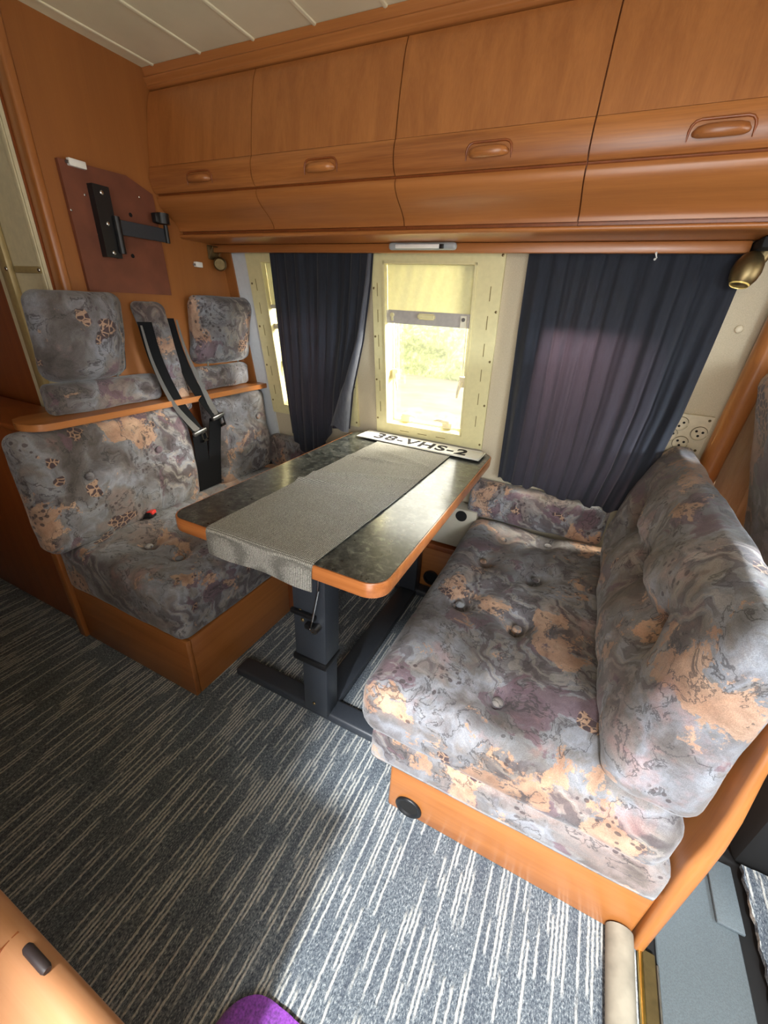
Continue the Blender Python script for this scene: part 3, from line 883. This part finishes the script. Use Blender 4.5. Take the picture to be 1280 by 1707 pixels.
# headrests
for (yc, zc, w, lab) in ((-.763, 1.062, .268, 'large patterned headrest in front of the beige door'), (-.206, 1.070, .292, 'patterned headrest nearest the left window')):
    def hs(p, a):
        k = p.x / a[0]; q_ = Vector(p)
        q_.y *= 1 + .03 * k
        q_.z += .020 * k - (.012 * (abs(p.y) / a[1]) ** 2)
        v = p.y / a[1]
        w = (-.30 + .12 * k - v) if yc > -.5 else (v - .55 - .10 * k)
        if p.z > 0: q_.z -= .020 * max(0, min(1, w / .16))
        return q_
    t = thing('headrest', (-.86, yc, .935), lab, 'headrest', 'patterned headrests of the left bench')
    cushion('pad', (-.853, yc, zc), (0, 0, 1), (0, 1, 0), (1, 0, 0), .252, w, .080, .036, t, puff=.014, seed=yc, res=.012, shape=hs)
    for dy in (-.085, .085):
        bm = B(); tube(bm, [(-.873, yc + dy, .91), (-.868, yc + dy, .96)], .004, 8); obj('rod', bm, 'chrome', t)
# upholstered belt column
def cs(p, a):
    q_ = Vector(p); k = p.x / a[0]
    q_.y *= .80 + .20 * k
    q_.y += -.038 * k
    return q_
cushion('belt_column', (-.866, -.489, .975), (0, 0, 1), (0, 1, 0), (1, 0, 0), .385, .108, .062, .024, None, puff=.010, seed=7, res=.010, shape=cs,
        label='slim patterned upholstered column holding the two seat belts', cat='belt column')
Y = Vector((0, 1, 0))
def belt(name, lab, grp, upper, lower, tongue, wtop, loopdir):
    t = thing(name, Vector(upper[0]), lab, 'seat belt', grp)
    bm = B(); ribbon(bm, upper, wtop, [Vector((.35, .94, 0)), Vector((.2, .97, .1)), Vector((.1, .98, .18))]); obj('strap', bm, 'strap', t)
    lp = [Vector(p) + loopdir for p in upper]; lp[-1] = Vector(upper[-1])
    bm = B(); ribbon(bm, lp, [.006, .010, .016, .028], [Vector((.75, .65, 0)), Vector((.6, .75, .1)), Vector((.15, .97, .2))]); obj('return_strap', bm, 'straplit', t)
    bm = B(); ribbon(bm, lower, .060, [Vector((.1, .98, .18)), Vector((.1, .99, .05))]); obj('lower_strap', bm, 'strap', t)
    p = Vector(tongue)
    m = Matrix.Rotation(.20, 3, 'X')
    bm = B(); box(bm, p.x - .004, p.x + .010, p.y - .031, p.y + .031, p.z - .008, p.z + .008, .003, 2, rot=m, piv=p)
    tg = obj('tongue', bm, 'steel', t)
    bm = B()
    for a_ in (-.013, .008): box(bm, p.x + .002, p.x + .005, p.y + .014 + a_, p.y + .019 + a_, p.z - .045, p.z - .006, rot=m, piv=p)
    box(bm, p.x + .002, p.x + .005, p.y + .001, p.y + .027, p.z - .047, p.z - .036, rot=m, piv=p); box(bm, p.x + .002, p.x + .005, p.y + .001, p.y + .027, p.z - .012, p.z - .006, rot=m, piv=p)
    obj('tongue_blade', bm, 'chrome', tg, smooth=0)
belt('seat_belt', 'black seat belt hanging left of the upholstered column', 'seat belts on the left bench',
     [(-.838, -.565, 1.105), (-.826, -.556, .98), (-.806, -.520, .84), (-.772, -.472, .715)], [(-.772, -.470, .712), (-.785, -.462, .60), (-.80, -.452, .455)], (-.768, -.470, .714), .046, Vector((.012, -.022, -.01)))
belt('seat_belt', 'black seat belt hanging right of the upholstered column', 'seat belts on the left bench',
     [(-.862, -.452, 1.115), (-.842, -.446, 1.0), (-.806, -.425, .87), (-.772, -.375, .760)], [(-.772, -.378, .758), (-.785, -.392, .62), (-.80, -.402, .455)], (-.766, -.372, .757), .040, Vector((.010, .028, -.005)))
for (y, lab, rz) in ((-.742, 'red-buttoned belt buckle lying on the left bench near its aisle end', .35), (-.035, 'red-buttoned belt buckle on the left bench beside the window', .35)):
    t = thing('belt_buckle', (-.79, y, .445), lab, 'buckle', 'red-buttoned belt buckles')
    m = Matrix.Rotation(rz, 3, 'Z') @ Matrix.Rotation(-.18, 3, 'Y'); pv = (-.78, y, .462)
    bm = B(); box(bm, -.815, -.755, y - .016, y + .016, .449, .474, .007, 3, rot=m, piv=pv); obj('body', bm, 'black', t)
    bm = B(); box(bm, -.775, -.750, y - .012, y + .012, .463, .476, .003, 2, rot=m, piv=pv); obj('button', bm, 'red', t)
    bm = B(); tube(bm, [(-.81, y - .008, .460), (-.835, y - .014, .452), (-.85, y - .018, .440)], .011, 10); obj('stalk', bm, 'black', t)

# side cushions under the window
for (x0, x1, z0, z1, lab) in ((-.80, -.50, .44, .600, 'short patterned bolster under the left window behind the left bench'), (.235, .748, .432, .588, 'long patterned bolster along the wall below the navy curtain')):
    cushion('side_bolster', ((x0 + x1) / 2, -.014, (z0 + z1) / 2), (1, 0, 0), (0, 0, 1), (0, -1, 0), x1 - x0, z1 - z0, .070, .024, None, puff=.006, seed=x0, res=.012,
            group='patterned bolsters below the windows', label=lab, cat='bolster')

# ------------------------------------------------------------------ right bench
t = thing('bench_base', (.65, -.5, 0), 'wooden base of the right bench with a black round vent', 'bench base')
bm = B(); box(bm, .352, .930, -.985, -.967, .001, .190, .008, 3); obj('front_panel', bm, 'wood_x', t)
bm = B(); box(bm, .352, .370, -.966, -.62, .001, .190, .003, 2); obj('side_panel', bm, 'wood_y', t)
bm = B(); box(bm, .371, .925, -.966, -.08, .170, .190); obj('top_board', bm, 'wood_dark', t, smooth=0)
q = Vector((0, -1, 0)).to_track_quat('Z', 'Y').to_matrix()
bm = B(); lathe(bm, [(.035, 0), (.036, .004), (.033, .007), (.027, .006), (.024, .001)], (.412, -.9855, .042), q); v = obj('vent_ring', bm, 'black', t, smooth=60)
bm = B(); cyl(bm, (.412, -.9858, .042), (.412, -.9875, .042), .025); obj('vent_core', bm, 'hole', v)

cushion('seat_valance', (.610, -.52, .243), (1, 0, 0), (0, 1, 0), (0, 0, 1), .622, .965, .104, .010, None, puff=0, seed=3, mat='velour_pale', res=.02, wrinkle=.0015,
        label='thin pale patterned lower pad under the right seat cushion', cat='pad')
cushion('seat_cushion', (.588, -.520, .366), (1, 0, 0), (0, 1, 0), (0, 0, 1), .640, 1.0, .150, .050, None,
        buttons=[(-.205, -.09), (-.032, -.372), (-.200, .178), (-.036, -.117), (-.023, .15), (-.170, .375), (-.012, .42)], puff=.022, depth=.044, seed=5.0, sig=.05,
        label='large patterned seat cushion of the right bench in the foreground', cat='seat cushion')
def rb(p, a):
    q_ = Vector(p); k = (p.x / a[0] + 1) / 2       # 0 bottom .. 1 top
    q_.z -= .085 * k * max(0, min(1, (p.z / a[2] + 1) / 2)) 
    q_.z += .020 * math.sin(PI * k) * max(0, min(1, (p.z / a[2] + 1) / 2))
    return q_
cushion('backrest_cushion', (.836, -.512, .638), (0, 0, 1), (0, -1, 0), (-1, 0, 0), .425, .985, .158, .050, None,
        buttons=[(.03, .285), (.03, .02), (.03, -.24)], puff=.034, depth=.105, sig=.046, seed=9, shape=rb, wrinkle=.005,
        label='thick patterned backrest cushion of the right bench, bluish in daylight', cat='backrest cushion')
# partition panel behind the right bench
bm = B()
rows = [(.002, -.996, .936, .960), (.10, -.998, .933, .959), (.22, -.998, .929, .960), (.33, -1.000, .926, .959), (.42, -1.004, .927, .954), (.50, -1.004, .925, .948), (.60, -1.000, .920, .938), (.68, -.996, .917, .932), (.74, -.975, .915, .930), (.775, -.94, .915, .930)]
prev = None
for z, y, xa, xb in rows:
    w_ = (xb - xa) / 2
    ring = [bm.verts.new((xb, -.06, z)), bm.verts.new((xa, -.06, z))] + [bm.verts.new(((xa + xb) / 2 - w_ * math.cos(a_), y + w_ * .8 * (1 - math.sin(a_)), z)) for a_ in [PI * k / 8 for k in range(9)]]
    if prev:
        for k in range(len(ring)): bm.faces.new((prev[k], prev[(k + 1) % len(ring)], ring[(k + 1) % len(ring)], ring[k]))
    else: bm.faces.new(ring)
    prev = ring
bm.faces.new(prev)
obj('bench_partition', bm, 'wood_z', label='upright wood panel behind the right bench, edge facing the aisle', cat='panel')

# ------------------------------------------------------------------ table
t = thing('dining_table', (0, -.5, 0), 'dinette table with dark stone-look top and orange wood edge', 'table')
def rrect(x0, x1, y0, y1, r, n=8):
    out = []
    for cx_, cy_, a0 in ((x1 - r, y1 - r, 0), (x0 + r, y1 - r, PI / 2), (x0 + r, y0 + r, PI), (x1 - r, y0 + r, 1.5 * PI)):
        for k in range(n + 1):
            a_ = a0 + k / n * PI / 2; out.append((cx_ + r * math.cos(a_), cy_ + r * math.sin(a_)))
    return out
bm = B(); prism(bm, rrect(-.297, .297, -.987, -.021, .042), 'z', .670, .700); obj('tabletop', bm, 'laminate', t, smooth=30)
bm = B()
outer = rrect(-.302, .302, -.992, -.016, .047); inner = rrect(-.2975, .2975, -.9875, -.0205, .0425)
n_ = len(outer)
prof = [(1, .6985), (1, .664), (0, .662), (0, .6985)]
rings = []
for (w, z) in [(0, .6990), (.7, .6990), (1, .6965), (1, .667), (.7, .6635), (0, .6635)]:
    rings.append([bm.verts.new((inner[i][0] + (outer[i][0] - inner[i][0]) * w, inner[i][1] + (outer[i][1] - inner[i][1]) * w, z)) for i in range(n_)])
for a_, b_ in zip(rings, rings[1:] + rings[:1]):
    for i in range(n_): bm.faces.new((a_[i], a_[(i + 1) % n_], b_[(i + 1) % n_], b_[i]))
obj('edge_band', bm, 'wood_edge', t, smooth=30)
bm = B(); box(bm, -.020, .086, -.872, -.800, .265, .655, .004, 2); obj('upper_column', bm, 'steel_dark', t)
bm = B(); box(bm, -.002, .084, -.866, -.806, .030, .264, .004, 2); obj('lower_column', bm, 'steel_dark', t)
bm = B(); box(bm, -.026, .088, -.877, -.797, .245, .264, .002, 2); obj('collar', bm, 'black', t)
bm = B(); box(bm, -.022, .060, -.884, -.872, .425, .440, .003, 2); box(bm, .03, .062, -.892, -.872, .395, .412, .004, 2); obj('clamp', bm, 'black', t)
bm = B(); tube(bm, [(.076, -.885, .60), (.078, -.888, .54), (.060, -.892, .44), (.052, -.894, .408), (.060, -.895, .398), (.068, -.894, .405)], .003, 8); obj('lever', bm, 'chrome', t)
bm = B(); cyl(bm, (.066, -.873, .405), (.066, -.897, .405), .010); obj('pivot', bm, 'steel', t)
for (x, z) in ((.006, .436), (.012, .405), (.036, .072)):
    bm = B(); sph(bm, (x, -.874 if z > .1 else -.868, z), .006, .003, .006, 12, 6); obj('bolt', bm, 'brass', t)
bm = B(); box(bm, -.305, .345, -.858, -.792, .003, .036, .010, 3); obj('foot', bm, 'steel_dark', t)
bm = B(); box(bm, -.28, .30, -.125, -.065, .003, .036, .010, 3); obj('foot', bm, 'steel_dark', t)
bm = B(); box(bm, .004, .082, -.793, -.126, .004, .034, .003, 2); obj('cross_bar', bm, 'steel_dark', t)
bm = B(); box(bm, .0, .080, -.14, -.08, .036, .655, .004, 2); obj('rear_column', bm, 'steel_dark', t)
bm = B(); box(bm, -.16, .20, -.87, -.08, .645, .6625, .002, 1); obj('under_frame', bm, 'black', t)

# runner: follows the top and hangs over the front edge
bm = B()
path = []
L0 = [( -.985 - .0105, .632), (-.996, .645), (-.9965, .668), (-.9955, .692), (-.992, .7005), (-.984, .7030)]
ln = [0]
pts = L0 + [(-.984 + (.90) * k / 110, .7030) for k in range(1, 111)]
nv = len(pts) - 1
def rf(u, v):
    k = min(nv, int(round(v * nv))); y, z = pts[k]
    x = -.152 + .304 * u + .012 * math.sin(v * 3.0) * (u - .5) 
    x += (-.014 * (1 - v) + .012 * v)
    if z > .7025:
        w = 0
        for (y0, amp, wd, sl, um, us) in ((-.60, .011, .012, .25, .15, .5), (-.645, .006, .02, -.35, .6, .4), (-.50, .008, .014, .45, .35, .55), (-.34, .009, .012, .15, .3, .3), (-.27, .006, .018, -.3, .6, .35), (-.80, .004, .02, .1, .6, .5)):
            d = (y - (y0 + sl * (u - .5) * .3)) / wd
            w += amp * math.exp(-d * d) * math.exp(-((u - um) / us) ** 2)
        w += .0008 * (1 + mnoise.noise(Vector((u * 6, y * 18, 0))))
        z = z + w
    if k < 6: y -= .004 * math.sin(u * 9) * (1 - k / 6)
    return Vector((x, y, z))
grid(bm, rf, 40, nv); thicken(bm, .0015)
bmesh.ops.translate(bm, verts=bm.verts, vec=(0, 0, .0008))
obj('table_runner', bm, 'runner', label='grey woven table runner hanging over the table front edge', cat='table runner', smooth=70)

# number plate
pc = Vector((.016, -.086, .7075)); pm = Matrix.Rotation(-.030, 3, 'Z')
t = thing('number_plate', pc, 'white number plate with dark characters lying at the table back', 'number plate')
bm = B(); box(bm, pc.x - .260, pc.x + .260, pc.y - .055, pc.y + .055, pc.z, pc.z + .0025, .001, 1)
for e in bm.verts: e.co = pc + pm @ (e.co - pc)
pl = obj('plate', bm, 'plate', t)
bm = B()
tube(bm, [pc + pm @ Vector((x, y, .0028)) for x, y in rrect(-.254, .254, -.049, .049, .010, 4)], .0016, 6, closed=True)
obj('rim', bm, 'plate', pl)
cu = bpy.data.curves.new('characters', 'FONT'); cu.body = '38-VHS-2'; cu.size = .098; cu.align_x = 'CENTER'; cu.align_y = 'CENTER'; cu.extrude = .0009; cu.offset = .0022; cu.space_character = 1.12
tmp = bpy.data.objects.new('characters', cu); COL.objects.link(tmp)
dg = bpy.context.evaluated_depsgraph_get()
me = bpy.data.meshes.new_from_object(tmp.evaluated_get(dg)); bpy.data.objects.remove(tmp)
bm = B(); bm.from_mesh(me); bpy.data.meshes.remove(me)
w_ = max(v.co.x for v in bm.verts) - min(v.co.x for v in bm.verts); h_ = max(v.co.y for v in bm.verts) - min(v.co.y for v in bm.verts)
cxm = (max(v.co.x for v in bm.verts) + min(v.co.x for v in bm.verts)) / 2; cym = (max(v.co.y for v in bm.verts) + min(v.co.y for v in bm.verts)) / 2
for v in bm.verts: v.co = pc + pm @ Vector(((v.co.x - cxm) * .395 / w_ + .002, (v.co.y - cym) * .068 / h_, v.co.z + .0030))
obj('characters', bm, 'ink', pl, smooth=0)

# under the window: white box with vent, wood box with vent
t = thing('vent_box', (.20, -.05, .26), 'grey-white box with a black round hole under the table end', 'box')
bm = B(); box(bm, -.25, .285, -.058, .02, .275, .458, .003, 2); obj('body', bm, 'greywhite', t)
bm = B(); cyl(bm, (.222, -.0585, .428), (.222, -.0605, .428), .024); obj('hole', bm, 'hole', t)
t = thing('heater_box', (.15, -.12, 0), 'low wooden box with a black round outlet under the table', 'box')
bm = B(); box(bm, -.25, .345, -.062, .02, .001, .235, .003, 2); obj('body', bm, 'wood_x', t)
bm = B(); box(bm, -.25, .345, -.070, .02, .236, .262, .003, 2); obj('lid', bm, 'wood_dark', t)
q2 = Vector((0, -1, 0)).to_track_quat('Z', 'Y').to_matrix()
bm = B(); lathe(bm, [(.036, 0), (.036, .012), (.028, .012), (.026, .002), (.001, .002)], (.128, -.0625, .085), q2); obj('outlet', bm, 'black', t, smooth=50)

# ------------------------------------------------------------------ curtains
def curtain(name, left, right, bottom, yfn, folds, lab, cat, mat, amp=(.010, .016), seed=0, nu=220, nv=60, ztop=1.366, grp=None, parent=None):
    bm = B()
    def f(u, v):
        x0, x1 = lerp_pts(left, v), lerp_pts(right, v)
        zb = lerp_pts(bottom, u)
        z = ztop + (zb - ztop) * v
        wob = mnoise.noise(Vector((u * 3.1 + seed, v * 1.2, seed))) * .9
        ph = folds * 2 * PI * (u + .035 * mnoise.noise(Vector((u * 5 + seed, seed, v * .8)))) + wob
        a_ = amp[0] + (amp[1] - amp[0]) * v
        s_ = math.sin(ph); prof_ = s_ * (.75 + .25 * abs(s_)) + .25 * math.sin(2.3 * ph + 1)
        prof_ = .55 * prof_ + 1.15 * mnoise.noise(Vector((u * folds * 1.25 + seed, v * .7, 7.7 + seed)))
        yy = yfn(u, v) + a_ * prof_ * (.6 + .6 * (mnoise.noise(Vector((u * 9, seed, 3))) + .5))
        x = x0 + (x1 - x0) * u + .25 * a_ * math.cos(ph)
        return Vector((x, yy, z + .003 * math.sin(ph * .5)))
    grid(bm, f, nu, nv); thicken(bm, .0015)
    return obj(name, bm, mat, parent, label=lab, cat=cat, group=grp, smooth=80)
wally = lambda z: SL * (z - .7149)
curtain('curtain', [(0, .318), (.3, .322), (.7, .332), (1, .338)], [(0, .845), (.3, .842), (.55, .838), (.80, .820), (1, .790)],
        [(0, .632), (.10, .622), (.19, .622), (.25, .612), (.33, .634), (.42, .606), (.55, .600), (.66, .612), (.74, .590), (.80, .606), (.87, .590), (1, .612)],
        lambda u, v: -.1385 + .066 * v + .010 * v * mnoise.noise(Vector((u * 4, v * 1.5, 3))), 11, 'wide navy curtain drawn across the right window, hem resting on the bolster', 'curtain', 'navy', amp=(.0065, .015), seed=2.0, grp='navy window curtains')
ct = curtain('curtain', [(0, -.640), (.5, -.640), (1, -.632)], [(0, -.196), (.15, -.205), (.45, -.236), (.75, -.285), (1, -.305)],
        [(0, .640), (.12, .600), (.22, .560), (.45, .585), (.62, .640), (.72, .705), (.85, .712), (1, .718)],
        lambda u, v: -.136 + .060 * v - (.045 * max(0, u - .6) * v), 9, 'gathered navy curtain left of the centre window, end lying on the table', 'curtain', 'navy', amp=(.010, .018), seed=5.0, grp='navy window curtains')
# the turned-back grey lining edge of that curtain
bm = B()
def lf(u, v):
    x = lerp_pts([(0, -.200), (.15, -.208), (.45, -.236), (.75, -.283), (1, -.300)], v)
    w_ = lerp_pts([(0, .008), (.4, .016), (.7, .035), (1, .085)], v)
    z = 1.364 + (.722 - 1.364) * v
    y = -.136 + .060 * v - .018 * v - .010 - .016 * math.sin(PI * u) * (.4 + v)
    return Vector((x - w_ * (1 - u) + .006 * u, y - .012 * v, z + .012 * math.sin(u * 5) * v))
grid(bm, lf, 10, 40); thicken(bm, .0012)
obj('lining', bm, 'lining', ct, smooth=80, label='paler grey turned-back edge')
# curtain hooks
for (x, lab) in ((.640, 'small clear hook on the pelmet at the top of the wide curtain'),):
    bm = B(); tube(bm, [(x, -.160, 1.362), (x + .002, -.166, 1.350), (x + .004, -.168, 1.340), (x + .002, -.162, 1.337)], .003, 8)
    obj('curtain_hook', bm, 'white', label=lab, cat='hook')

# cab curtain, beige
curtain('cab_curtain', [(0, .955), (.5, .968), (1, .995)], [(0, 1.06), (.5, 1.055), (1, 1.05)], [(0, .60), (1, .57)],
        lambda u, v: -.07 - .16 * u, 3, 'beige cab curtain hanging behind the wooden post', 'curtain', 'beigecloth', amp=(.012, .016), seed=8, nu=80, nv=30, ztop=1.55)
t = thing('curtain_tie', (1.05, -.25, .66), 'yellow ring tie on the beige cab curtain, white strip for a daylight gap', 'curtain tie')
bm = B(); tube(bm, [(1.055 + .026 * math.cos(a_), -.265 + .026 * math.sin(a_), .680 + .012 * math.cos(a_)) for a_ in [2 * PI * k / 24 for k in range(24)]], .0045, 8, closed=True); obj('ring', bm, 'yellow', t)
bm = B(); ribbon(bm, [(1.070, -.262, .678), (1.078, -.268, .62), (1.082, -.272, .55)], .018, Vector((.6, .8, 0))); obj('strap', bm, 'white', t)  # white strip stands in for the bright gap of daylight beside the seat

# ------------------------------------------------------------------ brass lamp, right, and sockets
t = thing('wall_lamp', (.845, -.18, 1.29), 'egg-shaped brass spotlight at the right end of the pelmet', 'lamp', 'brass wall lamps')
bm = B(); box(bm, .838, .915, -.24, -.135, 1.352, 1.3765, .006, 2); obj('mount', bm, 'black_matt', t)
bm = B(); cyl(bm, (.862, -.175, 1.352), (.852, -.180, 1.322), .017, .014); obj('neck', bm, 'brass', t)
q = Vector((-.16, -.26, -.95)).to_track_quat('Z', 'Y').to_matrix()
pr_ = [(.001, -.046), (.012, -.043), (.022, -.034), (.029, -.019), (.031, -.003), (.028, .014), (.022, .026), (.020, .028)]
bm = B(); lathe(bm, pr_, (.838, -.187, 1.309), q); obj('lamp_shade', bm, 'brass', t, smooth=70)
bm = B(); lathe(bm, [(.021, .027), (.019, .030), (.017, .024), (.010, .014), (.001, .012)], (.838, -.187, 1.309), q); obj('reflector', bm, 'brass_bright', t, smooth=70)

t = thing('socket_panel', wp(.885, .84), 'ivory panel of round sockets on the wall right of the navy curtain', 'socket panel')
bm = B(); leanbox(bm, .815, .928, .828, .948, -.016, -.0005); bevel_all(bm, .008, 3, 60); obj('plate', bm, 'socket', t)
for (x, z) in ((.848, .918), (.905, .895), (.868, .858), (.832, .880)):
    p = wp(x, z, -.0165); nrm = Vector((0, -1, SL)).normalized(); q = nrm.to_track_quat('Z', 'Y').to_matrix()
    bm = B(); lathe(bm, [(.022, -.001), (.022, .004), (.019, .004), (.018, .001), (.001, .001)], p, q); s_ = obj('socket', bm, 'socket', t, smooth=40)
    bm = B(); tube(bm, [wp(x + .021 * math.cos(a_), z + .021 * math.sin(a_), -.0195) for a_ in [2 * PI * k / 28 for k in range(28)]], .0013, 6, closed=True); obj('rim', bm, 'bronze', s_)
    for (dx, dz) in ((-.008, .006), (.009, .004), (0, -.008)):
        bm = B(); cyl(bm, wp(x + dx, z + dz, -.0172), wp(x + dx, z + dz, -.0190), -.0 + .0036, seg=10); obj('pin_hole', bm, 'hole', s_)
for (x, z) in ((.918, .937), (.915, .840)):
    bm = B(); sph(bm, wp(x, z, -.0165), .004, .002, .004, 10, 6); obj('screw', bm, 'bronze', t)
bm = B(); sph(bm, wp(.893, 1.187, -.004), .010, .006, .010, 14, 8); obj('wall_button', bm, 'socket', label='small round cream knob on the wall beside the wooden post', cat='knob')

# ------------------------------------------------------------------ cab side
bm = B()
tube(bm, [(.906, -2.19, .026), (.906, -1.6, .026), (.906, -1.25, .027), (.905, -1.10, .027), (.906, -.99, .026)], .0265, 20)
obj('floor_bolster', bm, 'bolster', label='worn beige fabric roll on the carpet edge by the cab step', cat='bolster', smooth=60)
bm = B(); box(bm, .946, .955, -2.19, -.985, -.012, .010, .003, 2); obj('threshold_strip', bm, 'gold', label='thin gold metal strip beside the beige floor roll', cat='strip')
bm = B(); box(bm, .956, .981, -2.19, -.985, -.013, .002, .002, 1); obj('sill_channel', bm, 'bronze', label='dark bronze sill channel between the gold strip and rubber mat', cat='sill')
t = thing('rubber_mat', (1.06, -1.3, -.013), 'grey ribbed rubber mat on the cab floor', 'mat')
bm = B(); box(bm, .986, 1.155, -2.19, -.72, -.013, -.004, .002, 1); obj('mat', bm, 'rubber', t)
bm = B(); box(bm, .982, .987, -2.19, -1.0, -.013, .001, .001, 1); obj('edge_strip', bm, 'steel', t)
bm = B(); box(bm, 1.112, 1.165, -.86, -.72, -.003, .006, .003, 2); obj('raised_flap', bm, 'rubber', t)
bm = B()
def cm(u, v): return Vector((1.185 + .22 * u + .006 * mnoise.noise(Vector((v * 40, u * 3, 1))) * (1 - u), -1.6 + .89 * v, .004 + .003 * mnoise.noise(Vector((u * 9, v * 20, 0)))))
grid(bm, cm, 20, 60); thicken(bm, .012)
obj('cab_carpet', bm, 'carpet', label='striped grey carpet piece on the cab floor at right', cat='carpet', smooth=60)
t = thing('cab_chair', (1.35, -.45, -.014), 'cab seat in grey cloth on a black base behind the curtain', 'seat')
bm = B(); box(bm, 1.175, 1.60, -.70, -.12, -.013, .36, .02, 2); obj('base', bm, 'black_matt', t)
cushion('backrest', (1.045, -.56, .83), Vector((-.29, 0, .957)), (0, 1, 0), Vector((-.957, 0, -.29)), .64, .46, .12, .05, t, puff=.015, seed=12, mat='velour', res=.02)
cushion('seat_pad', (1.42, -.50, .43), (1, 0, 0), (0, 1, 0), (0, 0, 1), .44, .56, .14, .05, t, puff=.02, seed=13, mat='seatgrey', res=.03)

t = thing('cab_chair', (1.55, -1.42, -.014), 'unseen grey cab seat added beyond the right edge to block windscreen light', 'seat')  # added out of view; keeps windscreen light off the left floor and bench
bm = B(); box(bm, 1.42, 1.85, -1.72, -1.14, -.013, .36, .02, 2); obj('base', bm, 'black_matt', t)
cushion('backrest', (1.45, -1.415, .79), (0, 0, 1), (0, 1, 0), (-1, 0, 0), .84, .76, .14, .06, t, puff=.02, seed=15, mat='seatgrey', res=.03)
cushion('seat_pad', (1.72, -1.42, .43), (1, 0, 0), (0, 1, 0), (0, 0, 1), .40, .56, .14, .05, t, puff=.02, seed=16, mat='seatgrey', res=.03)

# ------------------------------------------------------------------ near camera
t = thing('kitchen_counter', (-.35, -1.87, 0), 'pale wood counter with rounded lip in the near lower left corner', 'counter')
ZK = .635
bm = B()
prism(bm, spline([(-1.640, ZK - .008), (-1.610, ZK - .009), (-1.592, ZK - .006), (-1.580, ZK + .001), (-1.570, ZK + .001), (-1.561, ZK - .006), (-1.559, ZK - .016), (-1.561, ZK - .030)], 4) + [(-1.60, ZK - .034), (-2.19, ZK - .034), (-2.19, ZK - .008)], 'x', -1.3, .345)
obj('worktop', bm, 'wood_counter', t, smooth=50)
bm = B(); box(bm, -1.29, .335, -2.19, -1.585, .001, ZK - .035); obj('carcass', bm, 'wood_z', t, smooth=0)
bm = B(); tube(bm, [(.222, -1.571, ZK + .006), (.225, -1.571, ZK + .006), (.253, -1.571, ZK + .006), (.256, -1.571, ZK + .006)], [.0034, .0044, .0044, .0034], 14); obj('stop', bm, 'dowel', t, smooth=50)
bm = B(); box(bm, .200, .2012, -1.590, -1.5685, ZK - .004, ZK + .0018); obj('edge_joint', bm, 'wood_dark', t, smooth=0)

# purple rug corner
bm = B()
def pf(u, v):
    # blunt corner of a rug running towards the camera
    x0, x1 = lerp_pts([(0, .222), (.9, .232), (1, .243)], v), lerp_pts([(0, .60), (.9, .40), (1, .385)], v)
    x = x0 + (x1 - x0) * u; y = -1.95 + (.552 - .05 * (1 - u) ** 6) * v
    edge = min(u, 1 - u, 1 - v) 
    z = .004 + .012 * min(1, edge * 8) + .003 * mnoise.noise(Vector((x * 60, y * 60, 0)))
    return Vector((x, y, z))
grid(bm, pf, 50, 70); thicken(bm, .003)
bmesh.ops.translate(bm, verts=bm.verts, vec=(0, 0, .002))
obj('rug', bm, 'purple', label='corner of a fluffy purple rug at the bottom edge', cat='rug', smooth=80)

for o in bpy.data.objects:
    if '_w' in o: del o['_w']
